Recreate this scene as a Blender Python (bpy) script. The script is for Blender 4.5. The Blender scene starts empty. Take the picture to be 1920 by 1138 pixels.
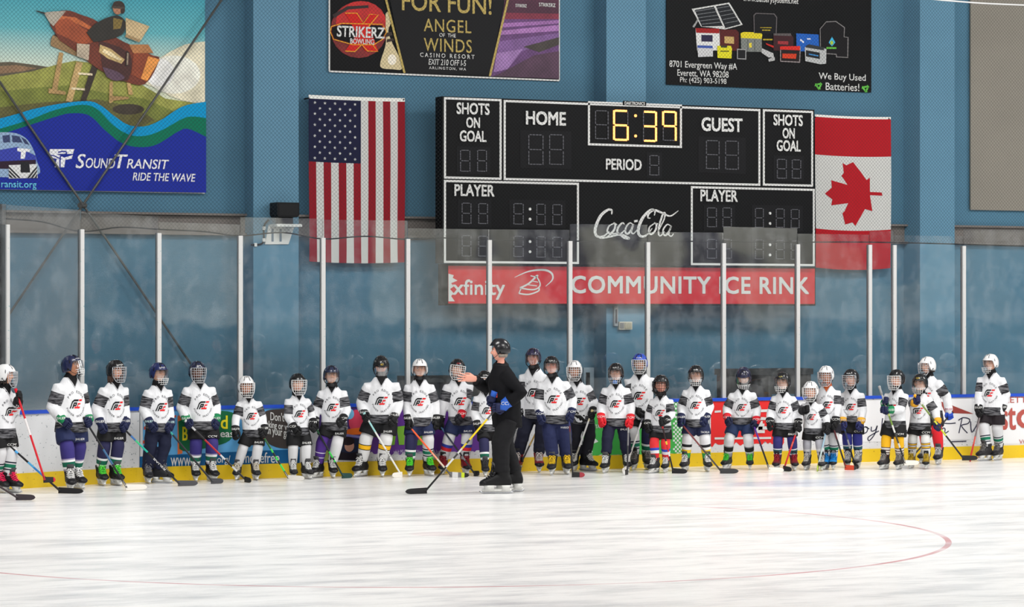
import bpy, bmesh, math, random
from mathutils import Vector, Matrix, noise
from mathutils.bvhtree import BVHTree
random.seed(7)
sc = bpy.context.scene
COL = sc.collection
PI = math.pi
# ------------------------------------------------------------------ camera
F = 5300.0; PYH = 585.0; CAMH = 2.25; TH = math.radians(25.7)
FW = Vector((math.sin(TH), math.cos(TH), 0)); RT = Vector((math.cos(TH), -math.sin(TH), 0)); UP = Vector((0, 0, 1))
CAM = Vector((0, 0, CAMH))
cd = bpy.data.cameras.new('camera'); cam = bpy.data.objects.new('camera', cd); COL.objects.link(cam)
cd.sensor_width = 36; cd.sensor_fit = 'HORIZONTAL'; cd.lens = F / 1920 * 36
cd.shift_y = (PYH - 569) / 1920; cd.clip_end = 300
cam.location = CAM; cam.rotation_euler = (PI / 2, 0, -TH)
sc.camera = cam
# ------------------------------------------------------------------ world, lamps, exposure
sc.view_settings.view_transform = 'Standard'; sc.view_settings.look = 'None'
sc.view_settings.exposure = 0.0; sc.view_settings.gamma = 1.0; sc.view_settings.use_curve_mapping = False
sc.cycles.transparent_max_bounces = 16
w = bpy.data.worlds.new('arena_air'); sc.world = w; w.use_nodes = True
w.node_tree.nodes['Background'].inputs[0].default_value = (1.0, 0.985, 0.965, 1)
w.node_tree.nodes['Background'].inputs[1].default_value = 0.27
def lamp(name, loc, size, power, target, col=(1, 0.985, 0.96)):
    l = bpy.data.lights.new(name, 'AREA'); l.shape = 'RECTANGLE'; l.size = size[0]; l.size_y = size[1]
    l.energy = power; l.color = col
    o = bpy.data.objects.new(name, l); COL.objects.link(o); o.location = loc
    o.rotation_euler = (Vector(target) - Vector(loc)).to_track_quat('-Z', 'Y').to_euler()
for i, (x, y) in enumerate([(5, 19), (17, 20), (29, 20), (10, 29), (22, 30), (35, 30)]):
    lamp('arena_and_fill_lamp', (x, y, 9.2), (5, 2.2), 740, (x, y + 2.0, 0))
lamp('arena_and_fill_lamp', (36, 12, 9.0), (6, 4), 800, (17, 37, 2.4))
lamp('arena_and_fill_lamp', (22, 8, 9.0), (6, 4), 300, (17, 37, 2.0))

lamp('arena_and_fill_lamp', (30, -7, 9.0), (8, 3), 1050, (34, -14, 3.0))  # added fill behind the camera, brightens the rear wall reflected in the glass
lamp('arena_and_fill_lamp', (48, -7, 9.0), (8, 3), 1050, (46, -14, 3.0))  # second added fill on the rear wall, again for the reflections

def S(r, g=None, b=None):
    if isinstance(r, tuple): r, g, b = r
    if g is None: g = b = r
    f = lambda c: (c / 255 / 12.92) if c / 255 <= 0.04045 else ((c / 255 + 0.055) / 1.055) ** 2.4
    return (f(r), f(g), f(b), 1)
# ------------------------------------------------------------------ geometry of the place
def rayd(px, py): return FW + RT * ((px - 960) / F) + UP * ((PYH - py) / F)
def at_zc(px, py, zc): return CAM + rayd(px, py) * zc
def on_ice(px, py, z=0.0): return CAM + rayd(px, py) * ((z - CAMH) / rayd(px, py).z)
def on_y(px, py, Y): d = rayd(px, py); return CAM + d * (Y / d.y)
ZB = F * CAMH / 299.0
YB = (FW * ZB).y                      # ice edge of the straight boards
YW = YB + 2.4                         # back wall
XA = on_y(430, 800, YB).x             # the boards start to curve here
RC = 6.6
def path(s):
    """point of the boards' face: s along X where straight, along the corner arc left of XA"""
    if s >= XA: return Vector((s, YB))
    a = (XA - s) / RC
    return Vector((XA - RC * math.sin(a), YB - RC * (1 - math.cos(a))))
def path_n(s):
    a = max(0, (XA - s) / RC)
    return Vector((math.sin(a), -math.cos(a)))      # towards the ice
def s_of_px(px, off=0.0):
    lo, hi = XA - 9.0, XA + 40
    for _ in range(60):
        m = (lo + hi) / 2; p = path(m) + path_n(m) * off
        q = 960 + F * (p.x * RT.x + p.y * RT.y) / (p.x * FW.x + p.y * FW.y)
        if q < px: lo = m
        else: hi = m
    return (lo + hi) / 2
def on_board(px, py, off=0.0):
    s = s_of_px(px, off); p = path(s) + path_n(s) * off
    zc = p.x * FW.x + p.y * FW.y
    return Vector((p.x, p.y, CAMH + (PYH - py) / F * zc))
# ------------------------------------------------------------------ materials
MATS = {}
def mat(name, col, rough=0.6, metal=0.0, emit=0.0, spec=0.4, var=0.0, vs=8.0, bump=0.0, bs=40.0):
    if name in MATS: return MATS[name]
    m = bpy.data.materials.new(name); m.use_nodes = True; nt = m.node_tree; b = nt.nodes['Principled BSDF']
    c = S(col) if max(col) > 1 else (*col, 1)
    b.inputs['Base Color'].default_value = c; b.inputs['Roughness'].default_value = rough
    b.inputs['Metallic'].default_value = metal; b.inputs['Specular IOR Level'].default_value = spec
    if emit: b.inputs['Emission Color'].default_value = c; b.inputs['Emission Strength'].default_value = emit
    if var or bump:
        tc = nt.nodes.new('ShaderNodeTexCoord')
        nz = nt.nodes.new('ShaderNodeTexNoise'); nz.inputs['Scale'].default_value = vs; nz.inputs['Detail'].default_value = 5
        nt.links.new(tc.outputs['Object'], nz.inputs['Vector'])
        if var:
            r = nt.nodes.new('ShaderNodeValToRGB'); k = var
            r.color_ramp.elements[0].position = 0.3; r.color_ramp.elements[1].position = 0.7
            r.color_ramp.elements[0].color = tuple(x * (1 - k) for x in c[:3]) + (1,)
            r.color_ramp.elements[1].color = tuple(min(1, x * (1 + k)) for x in c[:3]) + (1,)
            nt.links.new(nz.outputs['Fac'], r.inputs['Fac']); nt.links.new(r.outputs[0], b.inputs['Base Color'])
        if bump:
            n2 = nt.nodes.new('ShaderNodeTexNoise'); n2.inputs['Scale'].default_value = bs; n2.inputs['Detail'].default_value = 4
            nt.links.new(tc.outputs['Object'], n2.inputs['Vector'])
            bp = nt.nodes.new('ShaderNodeBump'); bp.inputs['Strength'].default_value = bump; bp.inputs['Distance'].default_value = 0.02
            nt.links.new(n2.outputs['Fac'], bp.inputs['Height']); nt.links.new(bp.outputs[0], b.inputs['Normal'])
    MATS[name] = m; return m
def cmat(col, rough=0.65, **k):
    k.setdefault('spec', 0.22)
    return mat('paint_%d_%d_%d_%d' % (*col, int(rough * 100)), col, rough, **k)
def ramp_mat(name, stops, rough=0.75, attr='h', interp='CONSTANT', noise_amt=0.0):
    """colour bands along an attribute 0..1"""
    if name in MATS: return MATS[name]
    m = bpy.data.materials.new(name); m.use_nodes = True; nt = m.node_tree; b = nt.nodes['Principled BSDF']
    b.inputs['Roughness'].default_value = rough; b.inputs['Specular IOR Level'].default_value = 0.3
    a = nt.nodes.new('ShaderNodeAttribute'); a.attribute_name = attr
    r = nt.nodes.new('ShaderNodeValToRGB'); cr = r.color_ramp; cr.interpolation = interp
    for i, (p, c) in enumerate(stops):
        e = cr.elements[i] if i < 2 else cr.elements.new(p)
        e.position = p; e.color = S(c)
    while len(cr.elements) > max(2, len(stops)): cr.elements.remove(cr.elements[-1])
    if len(stops) == 1: cr.elements[1].position = 1; cr.elements[1].color = S(stops[0][1])
    nt.links.new(a.outputs['Fac'], r.inputs['Fac']); nt.links.new(r.outputs[0], b.inputs['Base Color'])
    MATS[name] = m; return m
# ------------------------------------------------------------------ mesh builder
class MB:
    def __init__(s): s.v = []; s.f = []; s.mi = []; s.h = []; s.marks = []
    def add(s, vs, fs, m=0, h=None):
        o = len(s.v); s.v += [Vector(p) for p in vs]; s.h += (list(h) if h is not None else [0.0] * len(vs))
        s.f += [tuple(o + i for i in f) for f in fs]; s.mi += [m] * len(fs)
        return s
    def box(s, a, b, m=0):
        (x0, y0, z0), (x1, y1, z1) = a, b
        return s.add([(x0, y0, z0), (x1, y0, z0), (x1, y1, z0), (x0, y1, z0), (x0, y0, z1), (x1, y0, z1), (x1, y1, z1), (x0, y1, z1)],
              [(3, 2, 1, 0), (4, 5, 6, 7), (0, 1, 5, 4), (1, 2, 6, 5), (2, 3, 7, 6), (3, 0, 4, 7)], m)
    def loft(s, rings, m=0, cap=True, hs=None, close=True):
        n = len(rings[0]); vs = [p for r in rings for p in r]; fs = []
        for i in range(len(rings) - 1):
            for j in range(n if close else n - 1):
                k = (j + 1) % n
                fs.append((i * n + j, i * n + k, (i + 1) * n + k, (i + 1) * n + j))
        if cap:
            fs.append(tuple(range(n - 1, -1, -1))); fs.append(tuple((len(rings) - 1) * n + j for j in range(n)))
        return s.add(vs, fs, m, [hs[i] for i in range(len(rings)) for _ in range(n)] if hs else None)
    def tube(s, pts, rad, n=8, m=0, hs=None, flat=None, upv=None):
        pts = [Vector(p) for p in pts]; rings = []
        if not isinstance(rad, list): rad = [rad] * len(pts)
        prev = None
        for i, p in enumerate(pts):
            t = (pts[min(i + 1, len(pts) - 1)] - pts[max(i - 1, 0)]).normalized()
            if prev is None:
                u = Vector(upv) if upv is not None else (Vector((0, 0, 1)) if abs(t.z) < 0.9 else Vector((1, 0, 0)))
            else: u = prev
            u = (u - t * u.dot(t)).normalized(); prev = u; v = t.cross(u)
            r = rad[i]; ru, rv = (r if isinstance(r, (tuple, list)) else (r, r))
            rings.append([p + u * (ru * math.cos(2 * PI * k / n)) + v * (rv * math.sin(2 * PI * k / n)) for k in range(n)])
        return s.loft(rings, m, True, hs)
    def ell(s, c, r, nu=12, nv=8, m=0):
        c = Vector(c); rings = []
        for i in range(1, nv):
            a = PI * i / nv
            rings.append([c + Vector((r[0] * math.sin(a) * math.cos(2 * PI * k / nu), r[1] * math.sin(a) * math.sin(2 * PI * k / nu), -r[2] * math.cos(a))) for k in range(nu)])
        return s.loft(rings, m)
    def obj(s, name, mats=None, parent=None, smooth=False, loc=None):
        me = bpy.data.meshes.new(name)
        L = Vector(loc) if loc is not None else Vector((0, 0, 0))
        me.from_pydata([tuple(p - L) for p in s.v], [], s.f); 
        if any(s.h):
            at = me.attributes.new('h', 'FLOAT', 'POINT'); at.data.foreach_set('value', s.h)
        return link(name, me, mats, parent, smooth, s.mi, L if parent is None else None)
def link(name, me, mats=None, parent=None, smooth=False, mi=None, loc=None):
    if mats is not None:
        for m in (mats if isinstance(mats, (list, tuple)) else [mats]): me.materials.append(m)
    if mi and max(mi) > 0: me.polygons.foreach_set('material_index', mi)
    if smooth: me.polygons.foreach_set('use_smooth', [True] * len(me.polygons))
    me.update()
    o = bpy.data.objects.new(name, me); COL.objects.link(o)
    if parent is not None: o.parent = parent
    if loc is not None: o.location = loc
    return o
def tag(o, label=None, cat=None, group=None, kind=None):
    if label: o['label'] = label
    if cat: o['category'] = cat
    if group: o['group'] = group
    if kind: o['kind'] = kind
    return o
def empty(name, loc=(0, 0, 0), label=None, cat=None, group=None):
    o = bpy.data.objects.new(name, None); COL.objects.link(o); o.location = loc; o.empty_display_size = 0.1
    return tag(o, label, cat, group)
def dgmesh(me, mods):
    """evaluate modifiers on a mesh"""
    o = bpy.data.objects.new('tmp', me); COL.objects.link(o)
    for t, kw in mods:
        md = o.modifiers.new('m', t)
        for k, v in kw.items(): setattr(md, k, v)
    dg = bpy.context.evaluated_depsgraph_get(); dg.update()
    r = bpy.data.meshes.new_from_object(o.evaluated_get(dg))
    bpy.data.objects.remove(o); bpy.data.meshes.remove(me)
    return r
def remesh(mb, vox, smooth=3, fac=0.5):
    me = bpy.data.meshes.new('tmp'); me.from_pydata([tuple(p) for p in mb.v], [], mb.f); me.update()
    return dgmesh(me, [('REMESH', dict(mode='VOXEL', voxel_size=vox)), ('SMOOTH', dict(iterations=smooth, factor=fac))])
# ------------------------------------------------------------------ flat print, text
TXT = {}
def text2d(body, bold=0.0, shear=0.0, space=1.0):
    k = (body, bold, shear, space)
    if k in TXT: return TXT[k]
    cu = bpy.data.curves.new('t', 'FONT'); cu.body = body; cu.offset = bold; cu.shear = shear; cu.space_character = space
    cu.resolution_u = 3; cu.fill_mode = 'FRONT'
    me = dgtext(cu)
    vs = [(v.co.x, v.co.y) for v in me.vertices]; fs = [tuple(p.vertices) for p in me.polygons]
    bpy.data.meshes.remove(me)
    x0 = min(v[0] for v in vs); x1 = max(v[0] for v in vs); y0 = min(v[1] for v in vs); y1 = max(v[1] for v in vs)
    vs = [((x - x0) / (x1 - x0), (y - y0) / (y1 - y0)) for x, y in vs]
    TXT[k] = (vs, fs, (x1 - x0) / (y1 - y0)); return TXT[k]
def dgtext(cu):
    o = bpy.data.objects.new('tmp', cu); COL.objects.link(o)
    dg = bpy.context.evaluated_depsgraph_get(); dg.update()
    me = bpy.data.meshes.new_from_object(o.evaluated_get(dg)); bpy.data.objects.remove(o)
    return me
class Wall:
    """drawing on the vertical plane y = Y, everything given by where it is seen"""
    def __init__(s, Y): s.Y = Y
    def pt(s, px, py, off=0.0): p = on_y(px, py, s.Y); return Vector((p.x, p.y - off, p.z))
    def rect(s, x0, y0, x1, y1):
        xc, yc = (x0 + x1) / 2, (y0 + y1) / 2
        return s.pt(x0, yc).x, s.pt(xc, y1).z, s.pt(x1, yc).x, s.pt(xc, y0).z
    def box(s, mb, x0, y0, x1, y1, off, th, m=0):
        a, b, c, d = s.rect(x0, y0, x1, y1); return mb.box((a, s.Y - off - th, b), (c, s.Y - off, d), m)
    def frame(s, mb, x0, y0, x1, y1, t, off, th, m=0):
        a, b, c, d = s.rect(x0, y0, x1, y1); Y0, Y1 = s.Y - off - th, s.Y - off
        mb.box((a, Y0, b), (c, Y1, b + t), m); mb.box((a, Y0, d - t), (c, Y1, d), m)
        mb.box((a, Y0, b + t), (a + t, Y1, d - t), m); mb.box((c - t, Y0, b + t), (c, Y1, d - t), m)
    def poly(s, mb, pts, off, th=0.002, m=0):
        P = [s.pt(x, y, off + th) for x, y in pts]
        if sum(P[i].x * P[i - 1].z - P[i - 1].x * P[i].z for i in range(len(P))) > 0: P.reverse()
        n = len(P); Q = [p + Vector((0, th, 0)) for p in P]
        tris = tess(P, 'xz')
        mb.add(P, tris, m); mb.add(P + Q, [(i, n + i, n + (i + 1) % n, (i + 1) % n) for i in range(n)], m)
    def ellp(s, mb, cx, cy, rx, ry, off, th=0.002, m=0, n=28):
        s.poly(mb, [(cx + rx * math.cos(2 * PI * k / n), cy + ry * math.sin(2 * PI * k / n)) for k in range(n)], off, th, m)
    def ribbon(s, mb, pts, wd, off, th=0.002, m=0, smooth=True, closed=False):
        if smooth: pts = catmull(pts, 6, closed)
        for poly in ribbon2d(pts, wd): s.poly(mb, poly, off, th, m)
    def text(s, mb, body, x0, y0, x1, y1, off=0.0, bold=0.0, shear=0.0, m=0, th=0.003, space=1.0):
        mb.marks.append((len(mb.v), len(mb.f)))
        a, b, c, d = s.rect(x0, y0, x1, y1); e = bold * 0.62 * (d - b); a += e; b += e; c -= e; d -= e
        vs, fs, _ = text2d(body, 0.0, shear, space)
        for k, (ex, ez) in enumerate(((0, 0), (e, e), (-e, e), (e, -e), (-e, -e), (0, e), (0, -e)) if e > 0 else ((0, 0),)):     # a heavy face: the stroke thickened all round
            mb.add([(a + (c - a) * x + ex, s.Y - off - th - 0.0004 * k, b + (d - b) * y + ez) for x, y in vs], fs, m)
class Board(Wall):
    """the same on the curved face of the boards"""
    def __init__(s): s.Y = YB
    def pt(s, px, py, off=0.0): return on_board(px, py, off)
    def text(s, mb, body, x0, y0, x1, y1, off=0.0, bold=0.0, shear=0.0, m=0, th=0.003, space=1.0, sl=0.0):
        mb.marks.append((len(mb.v), len(mb.f))); vs, fs, _ = text2d(body, 0.0, shear, space); e = bold * 0.62 * (y1 - y0)
        for k, (ex, ez) in enumerate(((0, 0), (e, e), (-e, e), (e, -e), (-e, -e)) if e > 0 else ((0, 0),)):
            mb.add([s.pt(x0 + e + (x1 - x0 - 2 * e) * x + ex, y1 - e + (y0 - y1 + 2 * e) * y + ez + sl * x * (x1 - x0), off + th + 0.0004 * k) for x, y in vs], fs, m)
    def poly(s, mb, pts, off, th=0.002, m=0):
        vs, ts = fine_tris(pts, 22)
        mb.add([s.pt(x, y, off + th) for x, y in vs], ts, m)
def fine_tris(pts, lim):
    """triangles of a picture polygon, split until small enough to follow a curved sheet"""
    P = [Vector((x, 0, -y)) for x, y in pts]; vs = [tuple(p) for p in pts]; todo = tess(P, 'xz'); out = []; cache = {}
    def mid(a, b):
        k = (min(a, b), max(a, b))
        if k not in cache: vs.append(((vs[a][0] + vs[b][0]) / 2, (vs[a][1] + vs[b][1]) / 2)); cache[k] = len(vs) - 1
        return cache[k]
    while todo:
        a, b, c = todo.pop()
        L = [math.dist(vs[a], vs[b]), math.dist(vs[b], vs[c]), math.dist(vs[c], vs[a])]; k = max(range(3), key=lambda i: L[i])
        if L[k] <= lim: out.append((a, b, c)); continue
        if k == 0: m = mid(a, b); todo += [(a, m, c), (m, b, c)]
        elif k == 1: m = mid(b, c); todo += [(a, b, m), (a, m, c)]
        else: m = mid(c, a); todo += [(a, b, m), (m, b, c)]
    return vs, out
def tess(P, ax):
    from mathutils.geometry import tessellate_polygon
    t = tessellate_polygon([[Vector((p.x, p.z, 0)) for p in P]])
    out = []
    for a, b, c in t:
        A = (P[b].x - P[a].x) * (P[c].z - P[a].z) - (P[c].x - P[a].x) * (P[b].z - P[a].z)
        out.append((a, b, c) if A > 0 else (a, c, b))
    return out
def catmull(p, n=6, closed=False):
    out = []; L = len(p)
    for i in range(L if closed else L - 1):
        g = lambda k: p[k % L] if closed else p[max(0, min(L - 1, k))]
        p0, p1, p2, p3 = g(i - 1), g(i), g(i + 1), g(i + 2)
        for k in range(n):
            t = k / n
            out.append(tuple(0.5 * (2 * b + (c - a) * t + (2 * a - 5 * b + 4 * c - d) * t * t + (3 * b - a - 3 * c + d) * t ** 3) for a, b, c, d in zip(p0, p1, p2, p3)))
    out.append(tuple(p[0] if closed else p[-1])); return out
def ribbon2d(pts, wd):
    L, R_ = [], []; n = len(pts)
    for i in range(n):
        a, b = pts[max(0, i - 1)], pts[min(n - 1, i + 1)]; dx, dy = b[0] - a[0], b[1] - a[1]; l = math.hypot(dx, dy) or 1
        wv = wd(i / (n - 1)) if callable(wd) else wd
        L.append((pts[i][0] - dy / l * wv / 2, pts[i][1] + dx / l * wv / 2)); R_.append((pts[i][0] + dy / l * wv / 2, pts[i][1] - dx / l * wv / 2))
    return [[L[i], L[i + 1], R_[i + 1], R_[i]] for i in range(n - 1)]
# ================================================================== the setting
def nodes(m): return m.node_tree.nodes, m.node_tree.links
def math_n(nt, op, a, b=None, clamp=False):
    n = nt.nodes.new('ShaderNodeMath'); n.operation = op; n.use_clamp = clamp
    for i, x in enumerate((a, b)):
        if x is None: continue
        if isinstance(x, (int, float)): n.inputs[i].default_value = x
        else: nt.links.new(x, n.inputs[i])
    return n.outputs[0]
def mix_n(nt, fac, a, b):
    n = nt.nodes.new('ShaderNodeMix'); n.data_type = 'RGBA'
    for s, x in ((0, fac), (6, a), (7, b)):
        if isinstance(x, (int, float, tuple)): n.inputs[s].default_value = x
        else: nt.links.new(x, n.inputs[s])
    return n.outputs[2]
# ---- ice: white, skate-scored, with the painted circle and a pale blue mark under it
ice = mat('ice', (238, 240, 243), 0.3, spec=0.5); nt = ice.node_tree; b = nt.nodes['Principled BSDF']
tc = nt.nodes.new('ShaderNodeTexCoord')
CC = on_ice(780, 1005); CR = (on_ice(1767, 1005) - CC).length; SPOT = on_ice(820, 1001); BL = on_ice(1550, 905)
sep = nt.nodes.new('ShaderNodeSeparateXYZ'); nt.links.new(tc.outputs['Object'], sep.inputs[0])
def dist_to(P, sx=1.0, sy=1.0):
    dx = math_n(nt, 'MULTIPLY', math_n(nt, 'SUBTRACT', sep.outputs[0], P.x), sx); dy = math_n(nt, 'MULTIPLY', math_n(nt, 'SUBTRACT', sep.outputs[1], P.y), sy)
    return math_n(nt, 'SQRT', math_n(nt, 'ADD', math_n(nt, 'MULTIPLY', dx, dx), math_n(nt, 'MULTIPLY', dy, dy)))
def noise_n(scale, vec, detail=5, rough=0.55):
    n = nt.nodes.new('ShaderNodeTexNoise'); n.inputs['Scale'].default_value = scale; n.inputs['Detail'].default_value = detail; n.inputs['Roughness'].default_value = rough
    nt.links.new(vec, n.inputs['Vector']); return n.outputs['Fac']
def mapped(sx, sy, rz=0.0):
    m = nt.nodes.new('ShaderNodeMapping'); m.inputs['Scale'].default_value = (sx, sy, 1); m.inputs['Rotation'].default_value = (0, 0, rz)
    nt.links.new(tc.outputs['Object'], m.inputs['Vector']); return m.outputs[0]
def ramp_n(fac, p0, p1, c0=(0, 0, 0, 1), c1=(1, 1, 1, 1)):
    r = nt.nodes.new('ShaderNodeValToRGB'); r.color_ramp.elements[0].position = p0; r.color_ramp.elements[1].position = p1
    r.color_ramp.elements[0].color = c0; r.color_ramp.elements[1].color = c1; nt.links.new(fac, r.inputs[0]); return r.outputs[0]
streak = noise_n(1.0, mapped(0.8, 2.2, -0.45), 8, 0.62)
streak2 = noise_n(3.0, mapped(0.6, 2.6, -0.25), 6, 0.6)
base = mix_n(nt, ramp_n(streak, 0.30, 0.52), S(216, 216, 218), S(246, 245, 243))
base = mix_n(nt, ramp_n(streak2, 0.28, 0.45), S(222, 222, 223), base)
wear = ramp_n(noise_n(0.9, mapped(1, 1), 4), 0.35, 0.62)
ring = math_n(nt, 'ABSOLUTE', math_n(nt, 'SUBTRACT', dist_to(CC), CR))
rel = []
for ax in (FW, RT):
    rel.append(math_n(nt, 'MULTIPLY', math_n(nt, 'ADD', math_n(nt, 'MULTIPLY', math_n(nt, 'SUBTRACT', sep.outputs[0], CC.x), ax.x), math_n(nt, 'MULTIPLY', math_n(nt, 'SUBTRACT', sep.outputs[1], CC.y), ax.y)), 1 / CR))
scrubbed = math_n(nt, 'SUBTRACT', 1.0, math_n(nt, 'MULTIPLY', math_n(nt, 'SUBTRACT', math_n(nt, 'SUBTRACT', rel[0], math_n(nt, 'MULTIPLY', rel[1], 0.9)), 0.2), 2.0, True), True)
rm = math_n(nt, 'MULTIPLY', math_n(nt, 'MULTIPLY', math_n(nt, 'LESS_THAN', ring, 0.03), scrubbed), math_n(nt, 'ADD', math_n(nt, 'MULTIPLY', wear, 0.45), 0.28))
base = mix_n(nt, rm, base, S(196, 92, 100))
sp = ramp_n(dist_to(SPOT), 0.24, 0.32, (1, 1, 1, 1), (0, 0, 0, 1))
base = mix_n(nt, math_n(nt, 'MULTIPLY', sp, 0.14), base, S(205, 100, 110))
bm_ = ramp_n(math_n(nt, 'ADD', dist_to(BL, 0.42, 0.9), math_n(nt, 'MULTIPLY', noise_n(2.2, mapped(1, 1), 3), 0.5)), 0.75, 1.1, (1, 1, 1, 1), (0, 0, 0, 1))
base = mix_n(nt, math_n(nt, 'MULTIPLY', bm_, 0.30), base, S(150, 172, 225))
nt.links.new(base, b.inputs['Base Color'])
rr = math_n(nt, 'ADD', math_n(nt, 'MULTIPLY', streak, 0.22), 0.10); nt.links.new(rr, b.inputs['Roughness'])
scr = noise_n(6.0, mapped(0.5, 3.0, -0.3), 8, 0.7)
bp = nt.nodes.new('ShaderNodeBump'); bp.inputs['Strength'].default_value = 0.25; bp.inputs['Distance'].default_value = 0.02
nt.links.new(scr, bp.inputs['Height']); nt.links.new(bp.outputs[0], b.inputs['Normal'])
fl = MB(); fl.add([(-30, -14, 0), (75, -14, 0), (75, YW + 0.4, 0), (-30, YW + 0.4, 0)], [(0, 1, 2, 3)])
tag(fl.obj('floor', ice), 'white skate scored ice of the rink', 'ice', kind='structure')
# ---- walls
wallm = mat('blue_wall_paint', (76, 117, 140), 0.75, spec=0.2, var=0.05, vs=1.2, bump=0.12, bs=90)
colm = mat('column_paint_lit', (92, 134, 158), 0.7, spec=0.2, var=0.04, vs=1.2, bump=0.1, bs=90)  # wall blue lightened, the light on the columns put into the colour
wm = MB(); wm.box((-12, YW, 0), (60, YW + 0.3, 8.6)); tag(wm.obj('wall_back', wallm), 'blue painted back wall', 'wall', kind='structure')
rear = mat('rear_wall_paint', (150, 155, 160), 0.8); nt = rear.node_tree; b = nt.nodes['Principled BSDF']
tc = nt.nodes.new('ShaderNodeTexCoord'); sep = nt.nodes.new('ShaderNodeSeparateXYZ'); nt.links.new(tc.outputs['Object'], sep.inputs[0])
lump = noise_n(0.35, mapped(1, 1), 3)
bands = ramp_n(noise_n(0.22, mapped(1, 0.0), 2), 0.47, 0.50, S(96, 96, 116), S(222, 220, 208))
hz = math_n(nt, 'ADD', sep.outputs[2], math_n(nt, 'MULTIPLY', math_n(nt, 'SUBTRACT', lump, 0.5), 3.0))
nt.links.new(mix_n(nt, ramp_n(math_n(nt, 'MULTIPLY', hz, 0.1), 0.17, 0.19), S(24, 34, 46), bands), b.inputs['Base Color'])
wr = MB(); wr.box((-14, -14.4, 0), (75, -14, 9)); tag(wr.obj('wall_front', rear), 'pale wall with dark seating on the far side behind the viewer', 'wall', kind='structure')
# ---- grey girt line of the wall
W0 = Wall(YW)
girt = mat('grey_steel', (112, 106, 102), 0.6, spec=0.3, var=0.08, vs=3)
zt, zb = W0.pt(380, 400).z, W0.pt(380, 441).z
tm = MB(); tm.box((-12, YW - 0.10, zb), (60, YW + 0.02, zb + 0.035)); tm.box((-12, YW - 0.10, zt - 0.03), (60, YW + 0.02, zt)); tm.box((-12, YW - 0.02, zb), (60, YW + 0.02, zt))
tag(tm.obj('trim_1', girt), 'grey steel girt along the blue wall', 'girt', kind='structure')
# ---- three clad columns
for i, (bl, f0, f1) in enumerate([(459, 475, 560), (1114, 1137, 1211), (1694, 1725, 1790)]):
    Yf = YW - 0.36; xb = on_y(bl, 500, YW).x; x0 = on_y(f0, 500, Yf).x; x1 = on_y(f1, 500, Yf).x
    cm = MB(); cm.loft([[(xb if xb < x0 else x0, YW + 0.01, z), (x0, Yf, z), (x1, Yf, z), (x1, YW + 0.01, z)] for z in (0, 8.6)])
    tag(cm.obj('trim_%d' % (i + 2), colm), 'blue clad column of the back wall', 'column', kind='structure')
# ---- crossed tie rods on the wall
WR = Wall(YW - 0.16)
rod = mat('rod_steel', (92, 92, 90), 0.5, metal=0.3)
for nm, pts, lab in (('brace_rod', [(430, -22), (155, 385), (-30, 659)], 'dark steel brace rod rising from lower end by the boards to the tall column top'),
                     ('brace_rod', [(-40, 92), (155, 385), (400, 742)], 'dark steel brace rod falling across the transit poster towards the skater with purple socks')):
    m_ = MB(); m_.tube([WR.pt(*p, off=(0.0 if nm == 'x' else 0)) + Vector((0, 0.045 if 'falling' in lab else 0, 0)) for p in (pts[0], pts[-1])], 0.017, 8)
    tag(m_.obj(nm, rod, smooth=True), lab, 'brace rod', 'crossed wall brace rods')
turn = MB(); c = WR.pt(155, 385); turn.tube([c + Vector((-0.05, -0.03, 0)), c + Vector((0.05, 0.06, 0))], 0.04, 10)
tag(turn.obj('rod_clamp', rod), 'round clamp where the two brace rods cross under the transit poster', 'clamp')
# ================================================================== boards
S0, S1 = s_of_px(-90), s_of_px(2050)
def strip(z0, z1, off0, off1, m, name, parent, n=60, h=False):
    mb = MB(); rings = []
    for i in range(n + 1):
        s = S0 + (S1 - S0) * (i / n if i else 0); 
        p = path(s); q = path_n(s)
        rings.append([(*(p + q * off0), z0), (*(p + q * off1), z0), (*(p + q * off1), z1), (*(p + q * off0), z1)])
    mb.loft(rings); return mb.obj(name, m, parent)
def speck_mat(name, col, speck, amt):
    m = mat(name, col, 0.4); nt = m.node_tree; b = nt.nodes['Principled BSDF']
    tc = nt.nodes.new('ShaderNodeTexCoord'); n = nt.nodes.new('ShaderNodeTexNoise'); n.inputs['Scale'].default_value = 26; n.inputs['Detail'].default_value = 2
    mp = nt.nodes.new('ShaderNodeMapping'); mp.inputs['Scale'].default_value = (1, 1, 1.6)
    nt.links.new(tc.outputs['Object'], mp.inputs[0]); nt.links.new(mp.outputs[0], n.inputs['Vector'])
    r = nt.nodes.new('ShaderNodeValToRGB'); r.color_ramp.elements[0].position = amt; r.color_ramp.elements[1].position = amt + 0.035
    r.color_ramp.elements[0].color = S(speck); r.color_ramp.elements[1].color = S(col)
    nt.links.new(n.outputs['Fac'], r.inputs[0]); nt.links.new(r.outputs[0], b.inputs['Base Color']); return m
ZT = 0.992
board = empty('rink_boards', (path(XA).x, YB, 0), 'white rink boards with yellow kick plate and blue top rail', 'rink boards')
board_w = board.matrix_world
def bp_(o):
    o.location = -Vector((path(XA).x, YB, 0)); return o
bp_(strip(0.15, ZT - 0.04, 0.0, -0.09, speck_mat('white_boards', (218, 219, 221), (140, 150, 155), 0.30), 'board_face', board))
bp_(strip(-0.01, 0.195, 0.014, -0.10, speck_mat('yellow_kick', (226, 190, 30), (190, 150, 30), 0.29), 'kick_plate', board))['label'] = 'yellow kick plate'
bp_(strip(ZT - 0.045, ZT, 0.02, -0.12, mat('blue_cap', (28, 74, 190), 0.4), 'top_rail', board))['label'] = 'blue top rail'
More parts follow.
